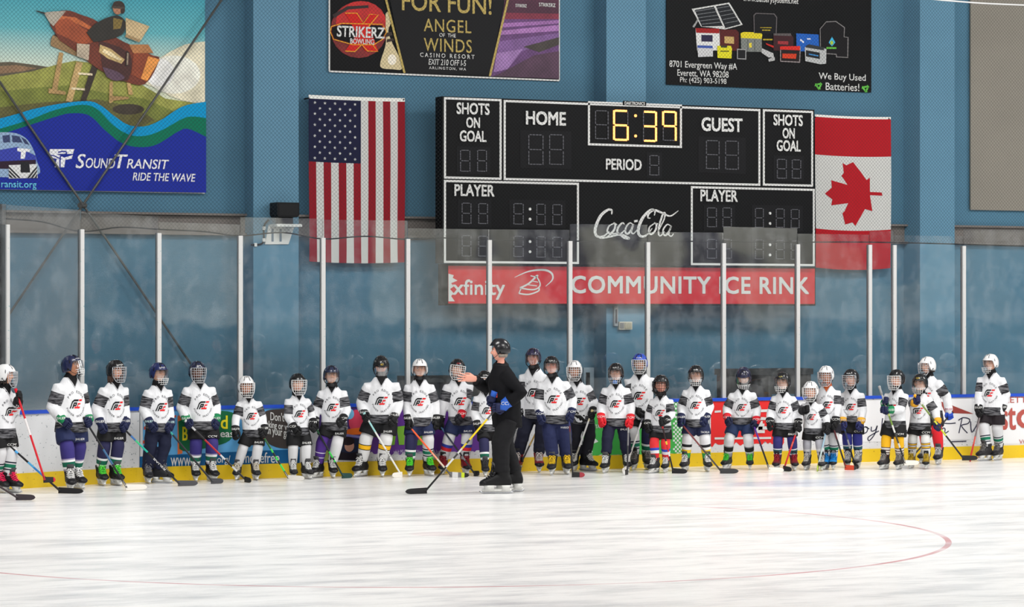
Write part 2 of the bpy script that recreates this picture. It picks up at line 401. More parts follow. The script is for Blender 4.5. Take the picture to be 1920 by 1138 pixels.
for px in (262, 1092, 1330):
    sm = MB(); s = s_of_px(px); p = path(s); q = path_n(s); t = Vector((q.y, -q.x)) * 0.006
    sm.loft([[(*(p + q * 0.003 - t), z), (*(p + q * 0.003 + t), z), (*(p - q * 0.01 + t), z), (*(p - q * 0.01 - t), z)] for z in (0.18, ZT - 0.045)])
    bp_(sm.obj('panel_seam', mat('seam_dark', (120, 122, 126), 0.6), board))
# ---- glass
gm = bpy.data.materials.new('rink_glass'); gm.use_nodes = True; nt = gm.node_tree; nt.nodes.remove(nt.nodes['Principled BSDF'])
out = nt.nodes['Material Output']; tr = nt.nodes.new('ShaderNodeBsdfTransparent'); tr.inputs[0].default_value = (0.965, 0.985, 0.98, 1)
gl = nt.nodes.new('ShaderNodeBsdfGlossy'); gl.inputs['Roughness'].default_value = 0.015; gl.inputs[0].default_value = (1, 1, 1, 1)
df = nt.nodes.new('ShaderNodeBsdfDiffuse'); df.inputs[0].default_value = (0.8, 0.82, 0.84, 1)
fr = nt.nodes.new('ShaderNodeFresnel'); fr.inputs[0].default_value = 1.5
m1 = nt.nodes.new('ShaderNodeMixShader'); m2 = nt.nodes.new('ShaderNodeMixShader')
tc = nt.nodes.new('ShaderNodeTexCoord')
sc1 = ramp_n(noise_n(2.2, mapped(1.2, 1, 0.0), 7, 0.7), 0.46, 0.8)
nt.links.new(math_n(nt, 'ADD', math_n(nt, 'MULTIPLY', sc1, 0.09), 0.012), m2.inputs[0])
nt.links.new(fr.outputs[0], m1.inputs[0]); nt.links.new(tr.outputs[0], m1.inputs[1]); nt.links.new(gl.outputs[0], m1.inputs[2])
nt.links.new(m1.outputs[0], m2.inputs[1]); nt.links.new(df.outputs[0], m2.inputs[2]); nt.links.new(m2.outputs[0], out.inputs[0])
postm = speck_mat('white_post', (186, 186, 185), (110, 150, 150), 0.27); edge = mat('post_gasket', (120, 122, 124), 0.5)
PX = [12, 152, 297, 450, 605, 764, 917, 1068, 1214, 1356, 1495, 1630, 1676, 1806]
PT = [421, 430, 437, 442, 446, 448, 450, 452, 454, 456, 458, 459, 459.5, 461]
TOPS = [(384, 394), (398, 406), (416, 421), (407, 410), (412, 413.5), (428, 430), (430, 431), (420, 421.5), (435, 436), (425, 428), (438, 440), (434, 433), (441, 443)]
ORD = ['first', 'second', 'third', 'fourth', 'fifth', 'sixth', 'seventh', 'eighth', 'ninth', 'tenth', 'eleventh', 'twelfth', 'thirteenth', 'fourteenth', 'fifteenth']
PX = [-125] + PX + [1935]; PT = [412] + PT + [462]; TOPS = [(374, 383)] + TOPS + [(430, 431)]
NEAR = {1: 'in front of the blue and green transit poster', 2: 'behind the skater with the upturned face', 3: 'between long-haired skater and skater in dark track trousers', 4: 'beside the clad column with the wall speaker', 5: 'across the white and red stripes of the starred flag', 6: 'at the outer edge of the starred flag', 7: 'behind the coach and the red sign lettering', 8: 'crossing the first letter of the red sign word COMMUNITY', 9: 'below the white script on the scoreboard', 10: 'crossing the second word of the red sign', 11: 'at the last letter of the red sign', 12: 'in front of the red maple leaf flag', 13: 'just past the maple leaf flag, close to its neighbour', 14: 'behind the lone skater in the white helmet'}
pos = []
for i, px in enumerate(PX):
    s = s_of_px(px, -0.05); p = path(s) - path_n(s) * 0.05; zt = on_board(px, PT[i], -0.05).z; pos.append((s, p, zt))
    if i == 0 or i == len(PX) - 1: continue
    q = path_n(s); t = Vector((-q.y, q.x)); mb = MB(); rings = []
    wv = 0.028
    def sec(a, b_): return [(*(p + q * b_ + t * a * k), 0) for k in (1, -1)]
    for (h0, h1, u, m) in ((-wv, wv, 0.035, 0), (-wv - 0.008, -wv + 0.002, 0.02, 1), (wv - 0.002, wv + 0.008, 0.02, 1)):
        rr_ = []
        for z in (ZT - 0.02, zt):
            rr_.append([(*(p + t * h0 + q * u), z), (*(p + t * h1 + q * u), z), (*(p + t * h1 - q * u), z), (*(p + t * h0 - q * u), z)])
        mb.loft(rr_, m)
    L = (p.x, p.y, ZT)
    o = tag(mb.obj('glass_post', [postm, edge], loc=L), 'white steel glass post ' + NEAR[i], 'glass post', 'white posts holding the rink glass')
GN = dict(NEAR)
for i in range(len(PX) - 1):
    (s0, p0, z0), (s1, p1, z1) = pos[i], pos[i + 1]
    mb = MB(); t0, t1 = [on_board(PX[i + k], TOPS[i][k], -0.05).z for k in (0, 1)]
    q = path_n((s0 + s1) / 2) * 0.006; d = (p1 - p0).normalized() * 0.005
    a, b_ = p0 + d, p1 - d
    mb.loft([[(*(a + q), ZT - 0.01), (*(b_ + q), ZT - 0.01), (*(b_ - q), ZT - 0.01), (*(a - q), ZT - 0.01)], [(*(a + q), t0), (*(b_ + q), t1), (*(b_ - q), t1), (*(a - q), t0)]])
    lab = 'clear rink glass sheet whose near edge meets the post ' + NEAR[i] if i else 'clear rink glass panel at the curved end of the boards, cut by the photo edge'
    tag(mb.obj('plexiglass_sheet', gm, loc=(a.x, a.y, ZT)), lab if len(lab.split()) <= 16 else 'glass sheet after the post ' + NEAR[i], 'glass panel', 'clear panels of the rink glass')
# ---- protective net hung behind the glass
YN = YB + 0.16
netm = mat('net_cord', (34, 36, 38), 0.8, spec=0.1)
cord_px = [(-60, 402), (12, 410), (80, 416), (152, 434), (225, 426), (297, 430), (380, 434), (450, 442), (530, 436), (605, 448), (685, 443), (764, 449), (840, 446), (917, 451), (1000, 449), (1068, 452), (1214, 452), (1356, 453), (1495, 454), (1630, 454), (1806, 458), (1990, 464)]
cord = [on_y(x, y, YN) for x, y in catmull(cord_px, 5)]
XN0, XN1 = cord[0].x, cord[-1].x; ZN1 = 7.6
def cord_z(x):
    for a, b_ in zip(cord, cord[1:]):
        if a.x <= x <= b_.x: return a.z + (b_.z - a.z) * (x - a.x) / (b_.x - a.x)
    return cord[-1].z
mb = MB(); P_ = 0.056; r = 0.0014
for sg in (1, -1):
    x = XN0 - 5.5 if sg > 0 else XN0
    while x < (XN1 if sg > 0 else XN1 + 5.5):
        # line X = x + sg*(z - 3)
        z0, z1 = 3.0, ZN1
        lo_x = x + sg * (z0 - 3)
        # clip to the net's outline
        pts = []
        zz = z0
        zs = cord_z(min(max(lo_x, XN0), XN1))
        for _ in range(4): zs = cord_z(min(max(x + sg * (zs - 3), XN0), XN1))
        za, zb_ = zs, z1
        if sg > 0:
            if x + (za - 3) < XN0: za = XN0 - x + 3
            if x + (zb_ - 3) > XN1: zb_ = XN1 - x + 3
        else:
            if x - (zb_ - 3) < XN0: zb_ = x - XN0 + 3
            if x - (za - 3) > XN1: za = x - XN1 + 3
        if zb_ - za > 0.03:
            A = Vector((x + sg * (za - 3), YN + 0.002 * sg, za)); B = Vector((x + sg * (zb_ - 3), YN + 0.002 * sg, zb_))
            o_ = Vector((-sg, 0, 1)).normalized() * r
            mb.add([A - o_, A + o_, A + Vector((0, r, 0)), B - o_, B + o_, B + Vector((0, r, 0))], [(0, 1, 4, 3), (1, 2, 5, 4), (2, 0, 3, 5)])
        x += P_
net = empty('safety_net', (cord[0].x, YN, cord[0].z), 'black diamond mesh safety net hanging above the rink glass', 'net')
L = net.location
mb.obj('net_mesh', netm, net, loc=L)
mb = MB(); mb.tube(cord, 0.009, 6); mb.obj('bottom_cord', netm, net, loc=L)
mb = MB(); mb.tube([on_y(x, y, YN) for x, y in catmull([(1715, -14), (1740, -3), (1800, 3), (1860, 7), (1960, 11)], 5)], 0.012, 6, 0)
tag(mb.obj('net_cable', mat('cable_white', (215, 215, 215), 0.5)), 'white cable sagging across the top of the net above the beige panel', 'cable')
# ================================================================== signs, flags and fittings on the wall
WHT = cmat((212, 212, 210), 0.5); BLK = mat('board_black', (11, 11, 12), 0.6, spec=0.12); BLK2 = mat('box_black', (22, 22, 24), 0.6, spec=0.15)
def thing(name, loc, label, cat, group=None): return empty(name, loc, label, cat, group)
def put(mb, name, m, root, smooth=False):
    if len(mb.marks) + (1 if mb.marks and mb.marks[0][1] > 0 else 0) > 1:      # one object per line of writing
        mk = ([(0, 0)] if mb.marks[0][1] > 0 else []) + mb.marks + [(len(mb.v), len(mb.f))]
        for (v0, f0), (v1, f1) in zip(mk, mk[1:]):
            p = MB(); p.add(mb.v[v0:v1], [tuple(i - v0 for i in f) for f in mb.f[f0:f1]]); p.obj(name, m, root, smooth, loc=root.location)
        return
    return mb.obj(name, m, root, smooth, loc=root.location)
# ---- transit poster
def backing(Wp, x0, x1, yt, yb, m, root, th=0.012, name='sheet'):
    mb = MB(); Wp.box(mb, x0, yt, x1, yb, 0.0, th); return put(mb, name, m, root)
P = Wall(YW - 0.02)
po = thing('transit_poster', P.pt(180, 358), 'huge transit advertising poster with a wooden stand rocket and blue waves', 'poster')
sky = ramp_mat('print_sky', [(0, (222, 222, 190)), (0.35, (198, 214, 200)), (0.62, (96, 176, 186)), (1, (52, 150, 170))], 0.6, 'h', 'LINEAR')
mb = MB(); a, b_, c, d = P.rect(-60, -30, 384, 359)
mb.box((a, P.Y - 0.004, b_), (c, P.Y, d)); n0 = len(mb.v)
for k, z in enumerate((b_, d)):
    pass
mb.h = [max(0.001, (v.z - P.pt(200, 190).z) / (d - P.pt(200, 190).z)) if v.z > b_ + 0.1 else 0.001 for v in mb.v]
mb2 = MB(); zz = P.pt(200, 200).z
mb2.add([(a, P.Y - 0.006, zz), (c, P.Y - 0.006, zz), (c, P.Y - 0.006, d), (a, P.Y - 0.006, d)], [(0, 1, 2, 3)], 0, [0.001, 0.001, 1, 1])
put(mb, 'sheet', cmat((225, 225, 222)), po)
put(mb2, 'printed_sky', sky, po)
PRINTED = ('printed_hill', 'printed_rocket', 'printed_blast', 'lane_picture', 'bowling_ball')
def art(name, polys, root=po, Wp=P, off0=0.008, step=0.0012):
    mb = MB(); ms = []; k = 0
    for col, pts in polys:
        m_ = mat('print_%d_%d_%d' % col, col, 0.6, var=0.22, vs=4.5) if name in PRINTED else cmat(col, 0.6, spec=0.15)
        if m_ not in ms: ms.append(m_)
        Wp.poly(mb, pts, off0 + k * step, 0.0008, ms.index(m_)); k += 1
    return put(mb, name, ms, root)
def el(cx, cy, rx, ry, n=20, rot=0): return [(cx + rx * math.cos(2 * PI * k / n) * math.cos(rot) - ry * math.sin(2 * PI * k / n) * math.sin(rot), cy + rx * math.cos(2 * PI * k / n) * math.sin(rot) + ry * math.sin(2 * PI * k / n) * math.cos(rot)) for k in range(n)]
art('printed_hill', [
    ((92, 84, 66), [(-30, 118), (20, 116), (60, 121), (92, 126), (60, 136), (0, 146), (-30, 150)]),
    ((136, 106, 78), [(-30, 126), (30, 122), (70, 128), (40, 134), (-30, 142)]),
    ((150, 152, 70), [(-30, 148), (60, 134), (110, 120), (140, 114), (170, 118), (210, 135), (260, 156), (310, 185), (384, 196), (384, 250), (-30, 250)]),
    ((118, 126, 50), [(-30, 175), (60, 165), (130, 160), (200, 175), (270, 185), (340, 215), (300, 245), (-30, 250)]),
    ((96, 92, 44), [(-30, 205), (80, 192), (180, 186), (250, 200), (290, 225), (250, 245), (-30, 250)]),
    ((58, 48, 36), el(240, 205, 30, 10))])
art('printed_blast', [((226, 218, 190), [(268, 128), (284, 116), (300, 108), (322, 95), (345, 84), (364, 80), (383.5, 78), (383.5, 196), (362, 193), (340, 188), (318, 180), (300, 168), (284, 162), (272, 158)]),
    ((240, 236, 222), el(325, 140, 50, 36)), ((252, 250, 244), el(298, 136, 28, 26))], off0=0.018)
art('printed_rocket', [
    ((60, 44, 36), [(95, 72), (102, 64), (165, 92), (163, 112), (95, 84)]),
    ((146, 116, 78), [(94, 78), (98, 66), (150, 90), (148, 108), (94, 86)]),
    ((176, 142, 90), [(110, 98), (118, 100), (106, 172), (96, 170)]), ((176, 142, 90), [(90, 166), (122, 172), (122, 178), (90, 175)]),
    ((52, 40, 30), [(172, 120), (184, 124), (160, 190), (150, 188)]),
    ((190, 158, 104), [(142, 116), (154, 118), (134, 192), (122, 190)]), ((220, 205, 170), [(146, 136), (172, 138), (172, 142), (145, 140)]), ((220, 205, 170), [(133, 164), (158, 166), (158, 170), (132, 168)]),
    ((184, 150, 96), [(204, 156), (210, 152), (210, 192), (203, 194)]), ((184, 150, 96), [(236, 156), (243, 154), (248, 178), (240, 178)]), ((160, 128, 80), [(204, 180), (240, 182), (240, 186), (204, 190)]),
    ((110, 48, 30), catmull([(92, 46), (100, 25), (125, 20), (150, 28), (180, 40), (215, 70), (255, 90), (284, 104), (297, 112), (270, 158), (225, 150), (180, 128), (140, 96), (104, 72)], 4)[:-1]),
    ((190, 100, 54), [(112, 30), (140, 33), (172, 52), (166, 56), (132, 40), (108, 38)]), ((158, 74, 40), [(100, 40), (125, 34), (165, 60), (182, 78), (150, 84), (104, 62)]),
    ((70, 34, 30), catmull([(182, 76), (225, 90), (245, 110), (238, 150), (210, 146), (186, 120)], 4)[:-1]),
    ((196, 168, 112), [(186, 84), (206, 92), (232, 112), (226, 120), (200, 110), (184, 98)]),
    ((136, 62, 34), [(250, 92), (284, 104), (296, 112), (272, 154), (244, 140)]), ((176, 118, 70), [(240, 84), (276, 84), (286, 100), (248, 100)]),
    ((168, 160, 146), [(80, 24), (98, 22), (122, 21), (98, 50), (92, 44)]), ((40, 36, 34), [(66, 20), (82, 24), (82, 27), (66, 22)]),
    ((230, 150, 70), [(276, 106), (298, 112), (274, 152), (262, 148)]), ((96, 70, 90), catmull([(190, 126), (216, 134), (232, 146), (214, 152), (194, 142)], 4)[:-1]), ((232, 214, 170), [(192, 92), (206, 98), (226, 112), (222, 114), (204, 106), (190, 98)]), ((44, 30, 26), [(235, 96), (240, 98), (238, 124), (233, 124)]), ((150, 130, 110), [(236, 100), (239, 100), (238, 122), (235, 122)]), ((188, 172, 150), [(142, 82), (166, 84), (164, 114), (142, 106)]),
    ((42, 38, 32), catmull([(160, 62), (176, 46), (198, 34), (220, 30), (234, 44), (226, 66), (196, 76), (168, 80)], 4)[:-1]),
    ((124, 104, 48), [(210, 34), (228, 38), (224, 54), (210, 56)]),
    ((196, 172, 130), [(233, 34), (278, 50), (262, 76), (234, 64)]), ((160, 134, 96), [(234, 64), (262, 76), (258, 80), (232, 70)]),
    ((176, 122, 92), el(218, 16, 9, 12)), ((50, 36, 28), catmull([(208, 12), (212, 4), (224, 3), (231, 10), (231, 24), (224, 26), (224, 14)], 3)[:-1]), ((70, 60, 52), [(207, 12), (231, 14), (231, 18), (207, 16)])], off0=0.024)
t1 = catmull([(-30, 230), (30, 214), (60, 205), (110, 195), (160, 190), (185, 197), (215, 220), (240, 235), (270, 237), (300, 225), (340, 200), (384, 191)], 5)
t2 = catmull([(-30, 250), (50, 226), (100, 207), (150, 197), (180, 205), (210, 235), (240, 253), (270, 255), (300, 245), (340, 223), (360, 219), (384, 222)], 5)
t3 = catmull([(-30, 262), (50, 236), (100, 220), (130, 213), (165, 217), (195, 245), (225, 268), (255, 276), (290, 272), (330, 248), (350, 242), (384, 257)], 5)
art('printed_waves', [((0, 146, 200), t1 + [(384, 361.5), (-30, 355)]), ((0, 112, 84), t2 + [(384, 361.5), (-30, 355)]), ((26, 44, 152), t3 + [(384, 361.5), (-30, 355)])], off0=0.054)
art('printed_train', [
    ((150, 176, 206), catmull([(-30, 249), (20, 249), (44, 258), (58, 276), (66, 300), (66, 330), (-30, 332)], 4)[:-1]),
    ((62, 72, 110), [(2, 255), (16, 253), (17, 267), (4, 268)]), ((62, 72, 110), [(20, 254), (34, 256), (40, 268), (21, 267)]), ((62, 72, 110), [(37, 257), (46, 262), (53, 272), (44, 270)]),
    ((60, 70, 170), [(-30, 286), (30, 276), (64, 292), (66, 304), (-30, 306)]), ((238, 238, 240), [(30, 278), (54, 280), (53, 285), (46, 285), (44, 298), (36, 298), (37, 285), (30, 284)]),
    ((50, 34, 50), [(-30, 304), (64, 300), (66, 318), (-30, 316)]),
    ((225, 225, 225), [(14, 310), (66, 308), (68, 334), (14, 335)]), ((40, 40, 44), [(36, 304), (52, 304), (54, 324), (36, 324)])]
    + [((46, 46, 50), [(14, 312 + 7 * k), (14, 316 + 7 * k), (max(14.5, 32 - 7 * k), 334), (max(15, 36 - 7 * k), 334)]) for k in range(3)] + [((46, 46, 50), [(66.5, 312 + 7 * k), (66.5, 316 + 7 * k), (min(66, 52 + 7 * k), 334), (min(65.5, 48 + 7 * k), 334)]) for k in range(3)], off0=0.060)
mb = MB()
P.text(mb, 'S', 139, 289, 158, 316, 0.062, 0.02, 0.25); P.text(mb, 'OUND', 158, 297, 213, 316, 0.062, 0.02, 0.2); P.text(mb, 'T', 212, 290, 237, 316, 0.062, 0.02, 0.2); P.text(mb, 'RANSIT', 235, 299, 314, 317, 0.062, 0.02, 0.2)
P.text(mb, 'RIDE THE WAVE', 246, 325, 364, 340, 0.062, 0.02, 0.2)
P.poly(mb, [(91, 280), (137, 280), (134, 289), (90, 289)], 0.062); P.poly(mb, [(88, 289), (104, 289), (118, 296), (134, 291), (132, 298), (120, 300), (118, 314), (100, 314), (104, 298), (92, 296)], 0.062)
put(mb, 'poster_lettering', cmat((236, 236, 240)), po)
mb = MB(); P.ribbon(mb, [(106, 286), (118, 284), (122, 288), (112, 293), (110, 300), (110, 314)], 2.2, 0.066); P.ribbon(mb, [(90, 291), (100, 293), (112, 299)], 1.8, 0.066); put(mb, 'emblem_line', cmat((26, 44, 152)), po)
mb = MB(); P.text(mb, 'ransit.org', 0, 340, 66, 356, 0.062, 0.012); o = put(mb, 'web_lettering', cmat((110, 200, 230)), po)
# ---- bowling banner
B = Wall(YW - 0.02); bo = thing('bowling_banner', B.pt(832, 142), 'black and gold casino bowling banner hung above the starred flag', 'banner')
def tilted(Wp, pts): return pts
backing(B, 617, 1048, -40, 142, BLK, bo)
mb = MB(); a, b_, c, d = B.rect(617, -40, 1048, 142); mb.box((a, B.Y - 0.016, b_ - 0.015), (c, B.Y - 0.002, b_ + 0.008)); mb.box((a - 0.012, B.Y - 0.016, b_), (a + 0.01, B.Y - 0.002, d)); mb.box((c - 0.008, B.Y - 0.016, b_), (c + 0.008, B.Y - 0.002, d)); put(mb, 'white_hem', WHT, bo)
art('lane_picture', [((96, 58, 110), [(952, -30), (1047, -30), (1047, 148), (919, 143)]), ((70, 24, 50), [(948, -30), (1047, -30), (1047, 30), (942, 28)]), ((124, 36, 60), [(944, 24), (1047, 26), (1047, 36), (940, 36)]),
   ((150, 100, 160), [(938, 44), (1047, 38), (1047, 44), (937, 52)]), ((160, 110, 170), [(936, 58), (1047, 47), (1047, 58), (934, 66)]), ((120, 84, 140), [(934, 78), (1047, 62), (1047, 76), (930, 110)]), ((60, 52, 48), [(980, 88), (1047, 70), (1047, 84), (1010, 98)]), ((150, 112, 168), [(930, 100), (980, 92), (950, 130), (924, 136)]), ((76, 48, 70), [(940, 136), (1000, 104), (1047, 96), (1047, 148), (924, 143)])], bo, B, 0.014)
art('bowling_ball', [((120, 14, 16), el(672, 56, 53, 53)), ((186, 22, 20), el(676, 42, 47, 40)), ((36, 8, 10), [(622, 28), (650, 12), (690, 10), (690, 15), (652, 18), (626, 34)])], bo, B, 0.016)
art('bowling_pin', [((206, 190, 150), catmull([(722, 26), (728, 22), (733, 40), (727, 58), (735, 82), (750, 112), (752, 130), (735, 130), (716, 128), (712, 118), (722, 84), (722, 58)], 4)[:-1]), ((238, 230, 214), el(734, 112, 8, 10)), ((60, 50, 44), [(722, 62), (733, 60), (735, 66), (722, 70)]), ((60, 50, 44), [(724, 74), (736, 72), (738, 76), (724, 80)])], bo, B, 0.020)
art('centre_field', [((20, 20, 22), [(724, -30), (950, -30), (917, 142), (757, 137)])], bo, B, 0.026)
gold = cmat((178, 156, 84), 0.5)
mb = MB(); B.ribbon(mb, [(720, -10), (757, 137)], 4, 0.028, smooth=False); B.ribbon(mb, [(953, -10), (917, 143)], 4, 0.028, smooth=False); put(mb, 'gold_lines', gold, bo)
mb = MB(); B.text(mb, 'FOR FUN!', 752, -12, 920, 24, 0.028, 0.02); B.text(mb, 'ANGEL', 793, 37, 882, 61, 0.028, 0.01, space=1.1); B.text(mb, 'WINDS', 793, 73, 883, 98, 0.028, 0.01, space=1.1); put(mb, 'gold_lettering', gold, bo)
mb = MB(); B.text(mb, 'OF  THE', 822, 63, 853, 70, 0.028, 0.02); B.text(mb, 'CASINO RESORT', 786, 101, 888, 109, 0.028, 0.02, space=1.5); B.text(mb, 'EXIT 210 OFF I-5', 802, 112, 872, 123, 0.028, 0.012, 0.12); B.text(mb, 'ARLINGTON, WA', 803, 126, 872, 132, 0.028, 0.02, space=1.3)
B.text(mb, 'STRIKERZ', 1009, 6, 1040, 13, 0.024, 0.03); B.text(mb, 'STRIKERZ', 965, 8, 986, 14, 0.024, 0.03); put(mb, 'white_lettering', WHT, bo)
mb = MB(); B.poly(mb, [(646, 25), (668, 25), (680, 44), (692, 27), (708, 28), (692, 50), (708, 97), (684, 96), (676, 84), (664, 97), (646, 96), (668, 64)], 0.024); put(mb, 'red_cross', cmat((200, 30, 24)), bo)
mb = MB()
for l in ([(646, 25), (668, 25), (680, 44), (692, 27), (708, 28), (690, 50)], [(646, 96), (664, 97), (677, 84), (688, 96), (707, 97), (696, 82)], [(620, 50), (640, 44), (716, 46), (724, 60), (716, 74), (700, 84), (660, 84), (624, 74), (618, 60), (620, 50)]): B.ribbon(mb, l, 1.6, 0.026, smooth=False)
put(mb, 'yellow_outline', cmat((226, 160, 40)), bo)
mb = MB(); B.poly(mb, [(622, 52), (640, 46), (714, 48), (722, 60), (714, 73), (700, 82), (660, 82), (626, 72), (621, 60)], 0.025, 0.0005); put(mb, 'logo_field', BLK, bo)
mb = MB(); B.text(mb, 'STRIKERZ', 630, 50, 720, 71, 0.028, 0.035, 0.05); B.text(mb, 'BOWLING', 655, 73, 700, 83, 0.028, 0.03); put(mb, 'logo_lettering', WHT, bo)
# ---- battery banner
B = Wall(YW - 0.02); bo = thing('battery_banner', B.pt(1440, 166), 'black battery shop banner with pictured batteries and a solar panel', 'banner')
backing(B, 1249, 1633, -40, 166, BLK, bo)
def zz(x, y): return (1200 + x / 3.692, y / 3.692)
def zp(*p): return [zz(*q) for q in p]
art('battery_pictures', [((200, 200, 198), zp((355, 62), (615, 18), (708, 172), (585, 205), (480, 190), (420, 185))), ((30, 32, 36), zp((375, 70), (508, 46), (570, 180), (425, 184))), ((30, 32, 36), zp((522, 44), (608, 28), (694, 168), (588, 196))), ((150, 150, 150), zp((360, 185), (395, 130), (402, 140), (372, 192)))]
  + [((120, 122, 126), zp((375 + 12 * k, 78 + 22 * k), (508 + 12 * k, 56 + 24 * k), (508 + 12 * k, 60 + 24 * k), (375 + 12 * k, 82 + 22 * k))) for k in range(5)] + [((120, 122, 126), zp((528 + 14 * k, 56 + 26 * k), (612 + 16 * k, 42 + 25 * k), (612 + 16 * k, 46 + 25 * k), (528 + 14 * k, 60 + 26 * k))) for k in range(5)]
  + [((214, 214, 212), zp((380, 195), (545, 200), (550, 350), (390, 350))), ((150, 30, 30), zp((380, 195), (545, 200), (545, 232), (385, 228))), ((44, 38, 66), zp((420, 242), (498, 244), (498, 290), (420, 288))),
  ((84, 32, 30), zp((548, 205), (660, 205), (680, 225), (678, 352), (548, 350))), ((190, 160, 100), zp((580, 252), (646, 256), (646, 304), (580, 300))),
  ((120, 124, 120), zp((693, 262), (838, 266), (838, 360), (696, 358))), ((214, 196, 40), zp((692, 230), (715, 222), (830, 226), (842, 240), (838, 270), (693, 264))), ((90, 94, 92), zp((738, 272), (744, 272), (744, 358), (738, 358))), ((90, 94, 92), zp((786, 272), (792, 272), (792, 358), (786, 358))), ((220, 200, 60), zp((750, 298), (768, 298), (768, 330), (750, 330))),
  ((96, 90, 92), zp((780, 105), (796, 90), (925, 95), (944, 120), (940, 235), (783, 230))), ((18, 18, 20), zp((786, 110), (800, 96), (922, 101), (938, 124), (934, 235), (788, 230))), ((170, 150, 40), zp((826, 190), (905, 190), (905, 196), (826, 194))), ((170, 150, 40), zp((840, 206), (896, 207), (896, 214), (840, 213))), ((170, 150, 40), zp((846, 270), (912, 270), (912, 280), (846, 280))),
  ((60, 30, 34), zp((918, 240), (1040, 240), (1056, 260), (1056, 355), (918, 350))), ((90, 84, 84), zp((918, 232), (1038, 232), (1042, 250), (918, 246))), ((150, 50, 54), zp((948, 285), (1020, 287), (1020, 310), (948, 306))),
  ((32, 92, 178), zp((1075, 232), (1230, 240), (1235, 360), (1078, 355))), ((210, 216, 226), zp((1105, 270), (1130, 290), (1125, 300), (1100, 280))), ((210, 216, 226), zp((1150, 265), (1175, 267), (1175, 276), (1150, 274))),
  ((120, 116, 116), zp((1238, 200), (1280, 150), (1350, 146), (1412, 190), (1408, 255), (1437, 258), (1434, 402), (1350, 398), (1350, 380), (1240, 372))), ((18, 16, 18), zp((1243, 203), (1282, 156), (1348, 152), (1406, 194), (1403, 258), (1430, 262), (1428, 396), (1356, 392), (1355, 374), (1246, 366))), ((60, 170, 210), zp((1322, 255), (1345, 295), (1322, 322), (1300, 296))), ((160, 190, 60), el(1200 + 1320 / 3.692, 297 / 3.692, 3, 4)), ((90, 170, 60), zp((1284, 326), (1352, 328), (1352, 340), (1284, 340))),
  ((60, 84, 160), zp((390, 315), (495, 318), (498, 336), (392, 332))), ((196, 196, 198), zp((390, 332), (498, 336), (498, 392), (396, 396))), ((214, 206, 36), zp((528, 318), (622, 318), (630, 336), (626, 406), (530, 402))), ((60, 60, 40), zp((552, 316), (596, 318), (596, 332), (552, 330))), ((100, 96, 30), zp((548, 352), (610, 352), (610, 360), (548, 360))),
  ((150, 150, 150), zp((664, 338), (728, 342), (728, 414), (664, 410))), ((26, 26, 28), zp((670, 346), (722, 348), (722, 406), (670, 404))),
  ((180, 180, 180), zp((836, 335), (915, 370), (920, 400), (880, 398), (834, 366))), ((180, 40, 34), zp((862, 298), (920, 320), (915, 332), (866, 310))), ((170, 170, 170), zp((880, 410), (925, 395), (925, 420), (885, 428))),
  ((140, 130, 130), zp((962, 325), (1105, 322), (1100, 436), (962, 428))), ((34, 24, 24), zp((968, 345), (1098, 345), (1094, 428), (968, 422))), ((206, 44, 36), zp((962, 322), (1100, 320), (1098, 350), (962, 344))), ((200, 60, 30), zp((978, 372), (1076, 374), (1070, 408), (978, 404))),
  ((176, 178, 178), zp((1132, 330), (1165, 312), (1282, 340), (1280, 442), (1240, 446), (1136, 424))), ((50, 52, 54), zp((1140, 318), (1160, 308), (1270, 330), (1262, 350), (1140, 330))), ((30, 32, 36), zp((1140, 348), (1236, 366), (1236, 410), (1140, 392))), ((60, 130, 190), zp((1160, 372), (1226, 384), (1226, 392), (1160, 380)))], bo, B, 0.014, 0.0004)
mb = MB()
B.text(mb, 'www.batterysystems.net', 1392, -5, 1496, 8, 0.014, 0.008); B.text(mb, '8701 Evergreen Way #A', 1254, 116, 1381, 132, 0.014, 0.012); B.text(mb, 'Everett, WA 98208', 1269, 132, 1365, 146, 0.014, 0.012); B.text(mb, 'Ph: (425) 903-5198', 1274, 146, 1361, 159, 0.014, 0.012)
B.text(mb, 'We Buy Used', 1534, 138, 1622, 154, 0.014, 0.012); B.text(mb, 'Batteries!', 1547, 156, 1610, 170, 0.014, 0.012); put(mb, 'banner_lettering', WHT, bo)
mb = MB()
for cx, cy in ((1534, 161), (1622, 166)):
    for k in range(3):
        a = 2 * PI * k / 3
        R_ = lambda x, y: (cx + x * math.cos(a) - y * math.sin(a), cy + x * math.sin(a) + y * math.cos(a))
        B.poly(mb, [R_(-5, -4), (R_(3, -5)), R_(3, -7), R_(7, -3), R_(3, 0), R_(3, -2), R_(-4, -1)], 0.014, 0.001)
put(mb, 'recycling_symbol', cmat((96, 186, 70)), bo)
# ---- beige panel on the wall
BP = Wall(YW - 0.02); mb = MB(); BP.box(mb, 1818, -40, 2080, 396, 0, 0.03)
tag(mb.obj('wall_cloth', mat('beige_sheet', (132, 127, 117), 0.7, var=0.06, vs=0.9), loc=BP.pt(1900, 396)), 'large blank beige sheet hung on the wall past the last column', 'sheet')
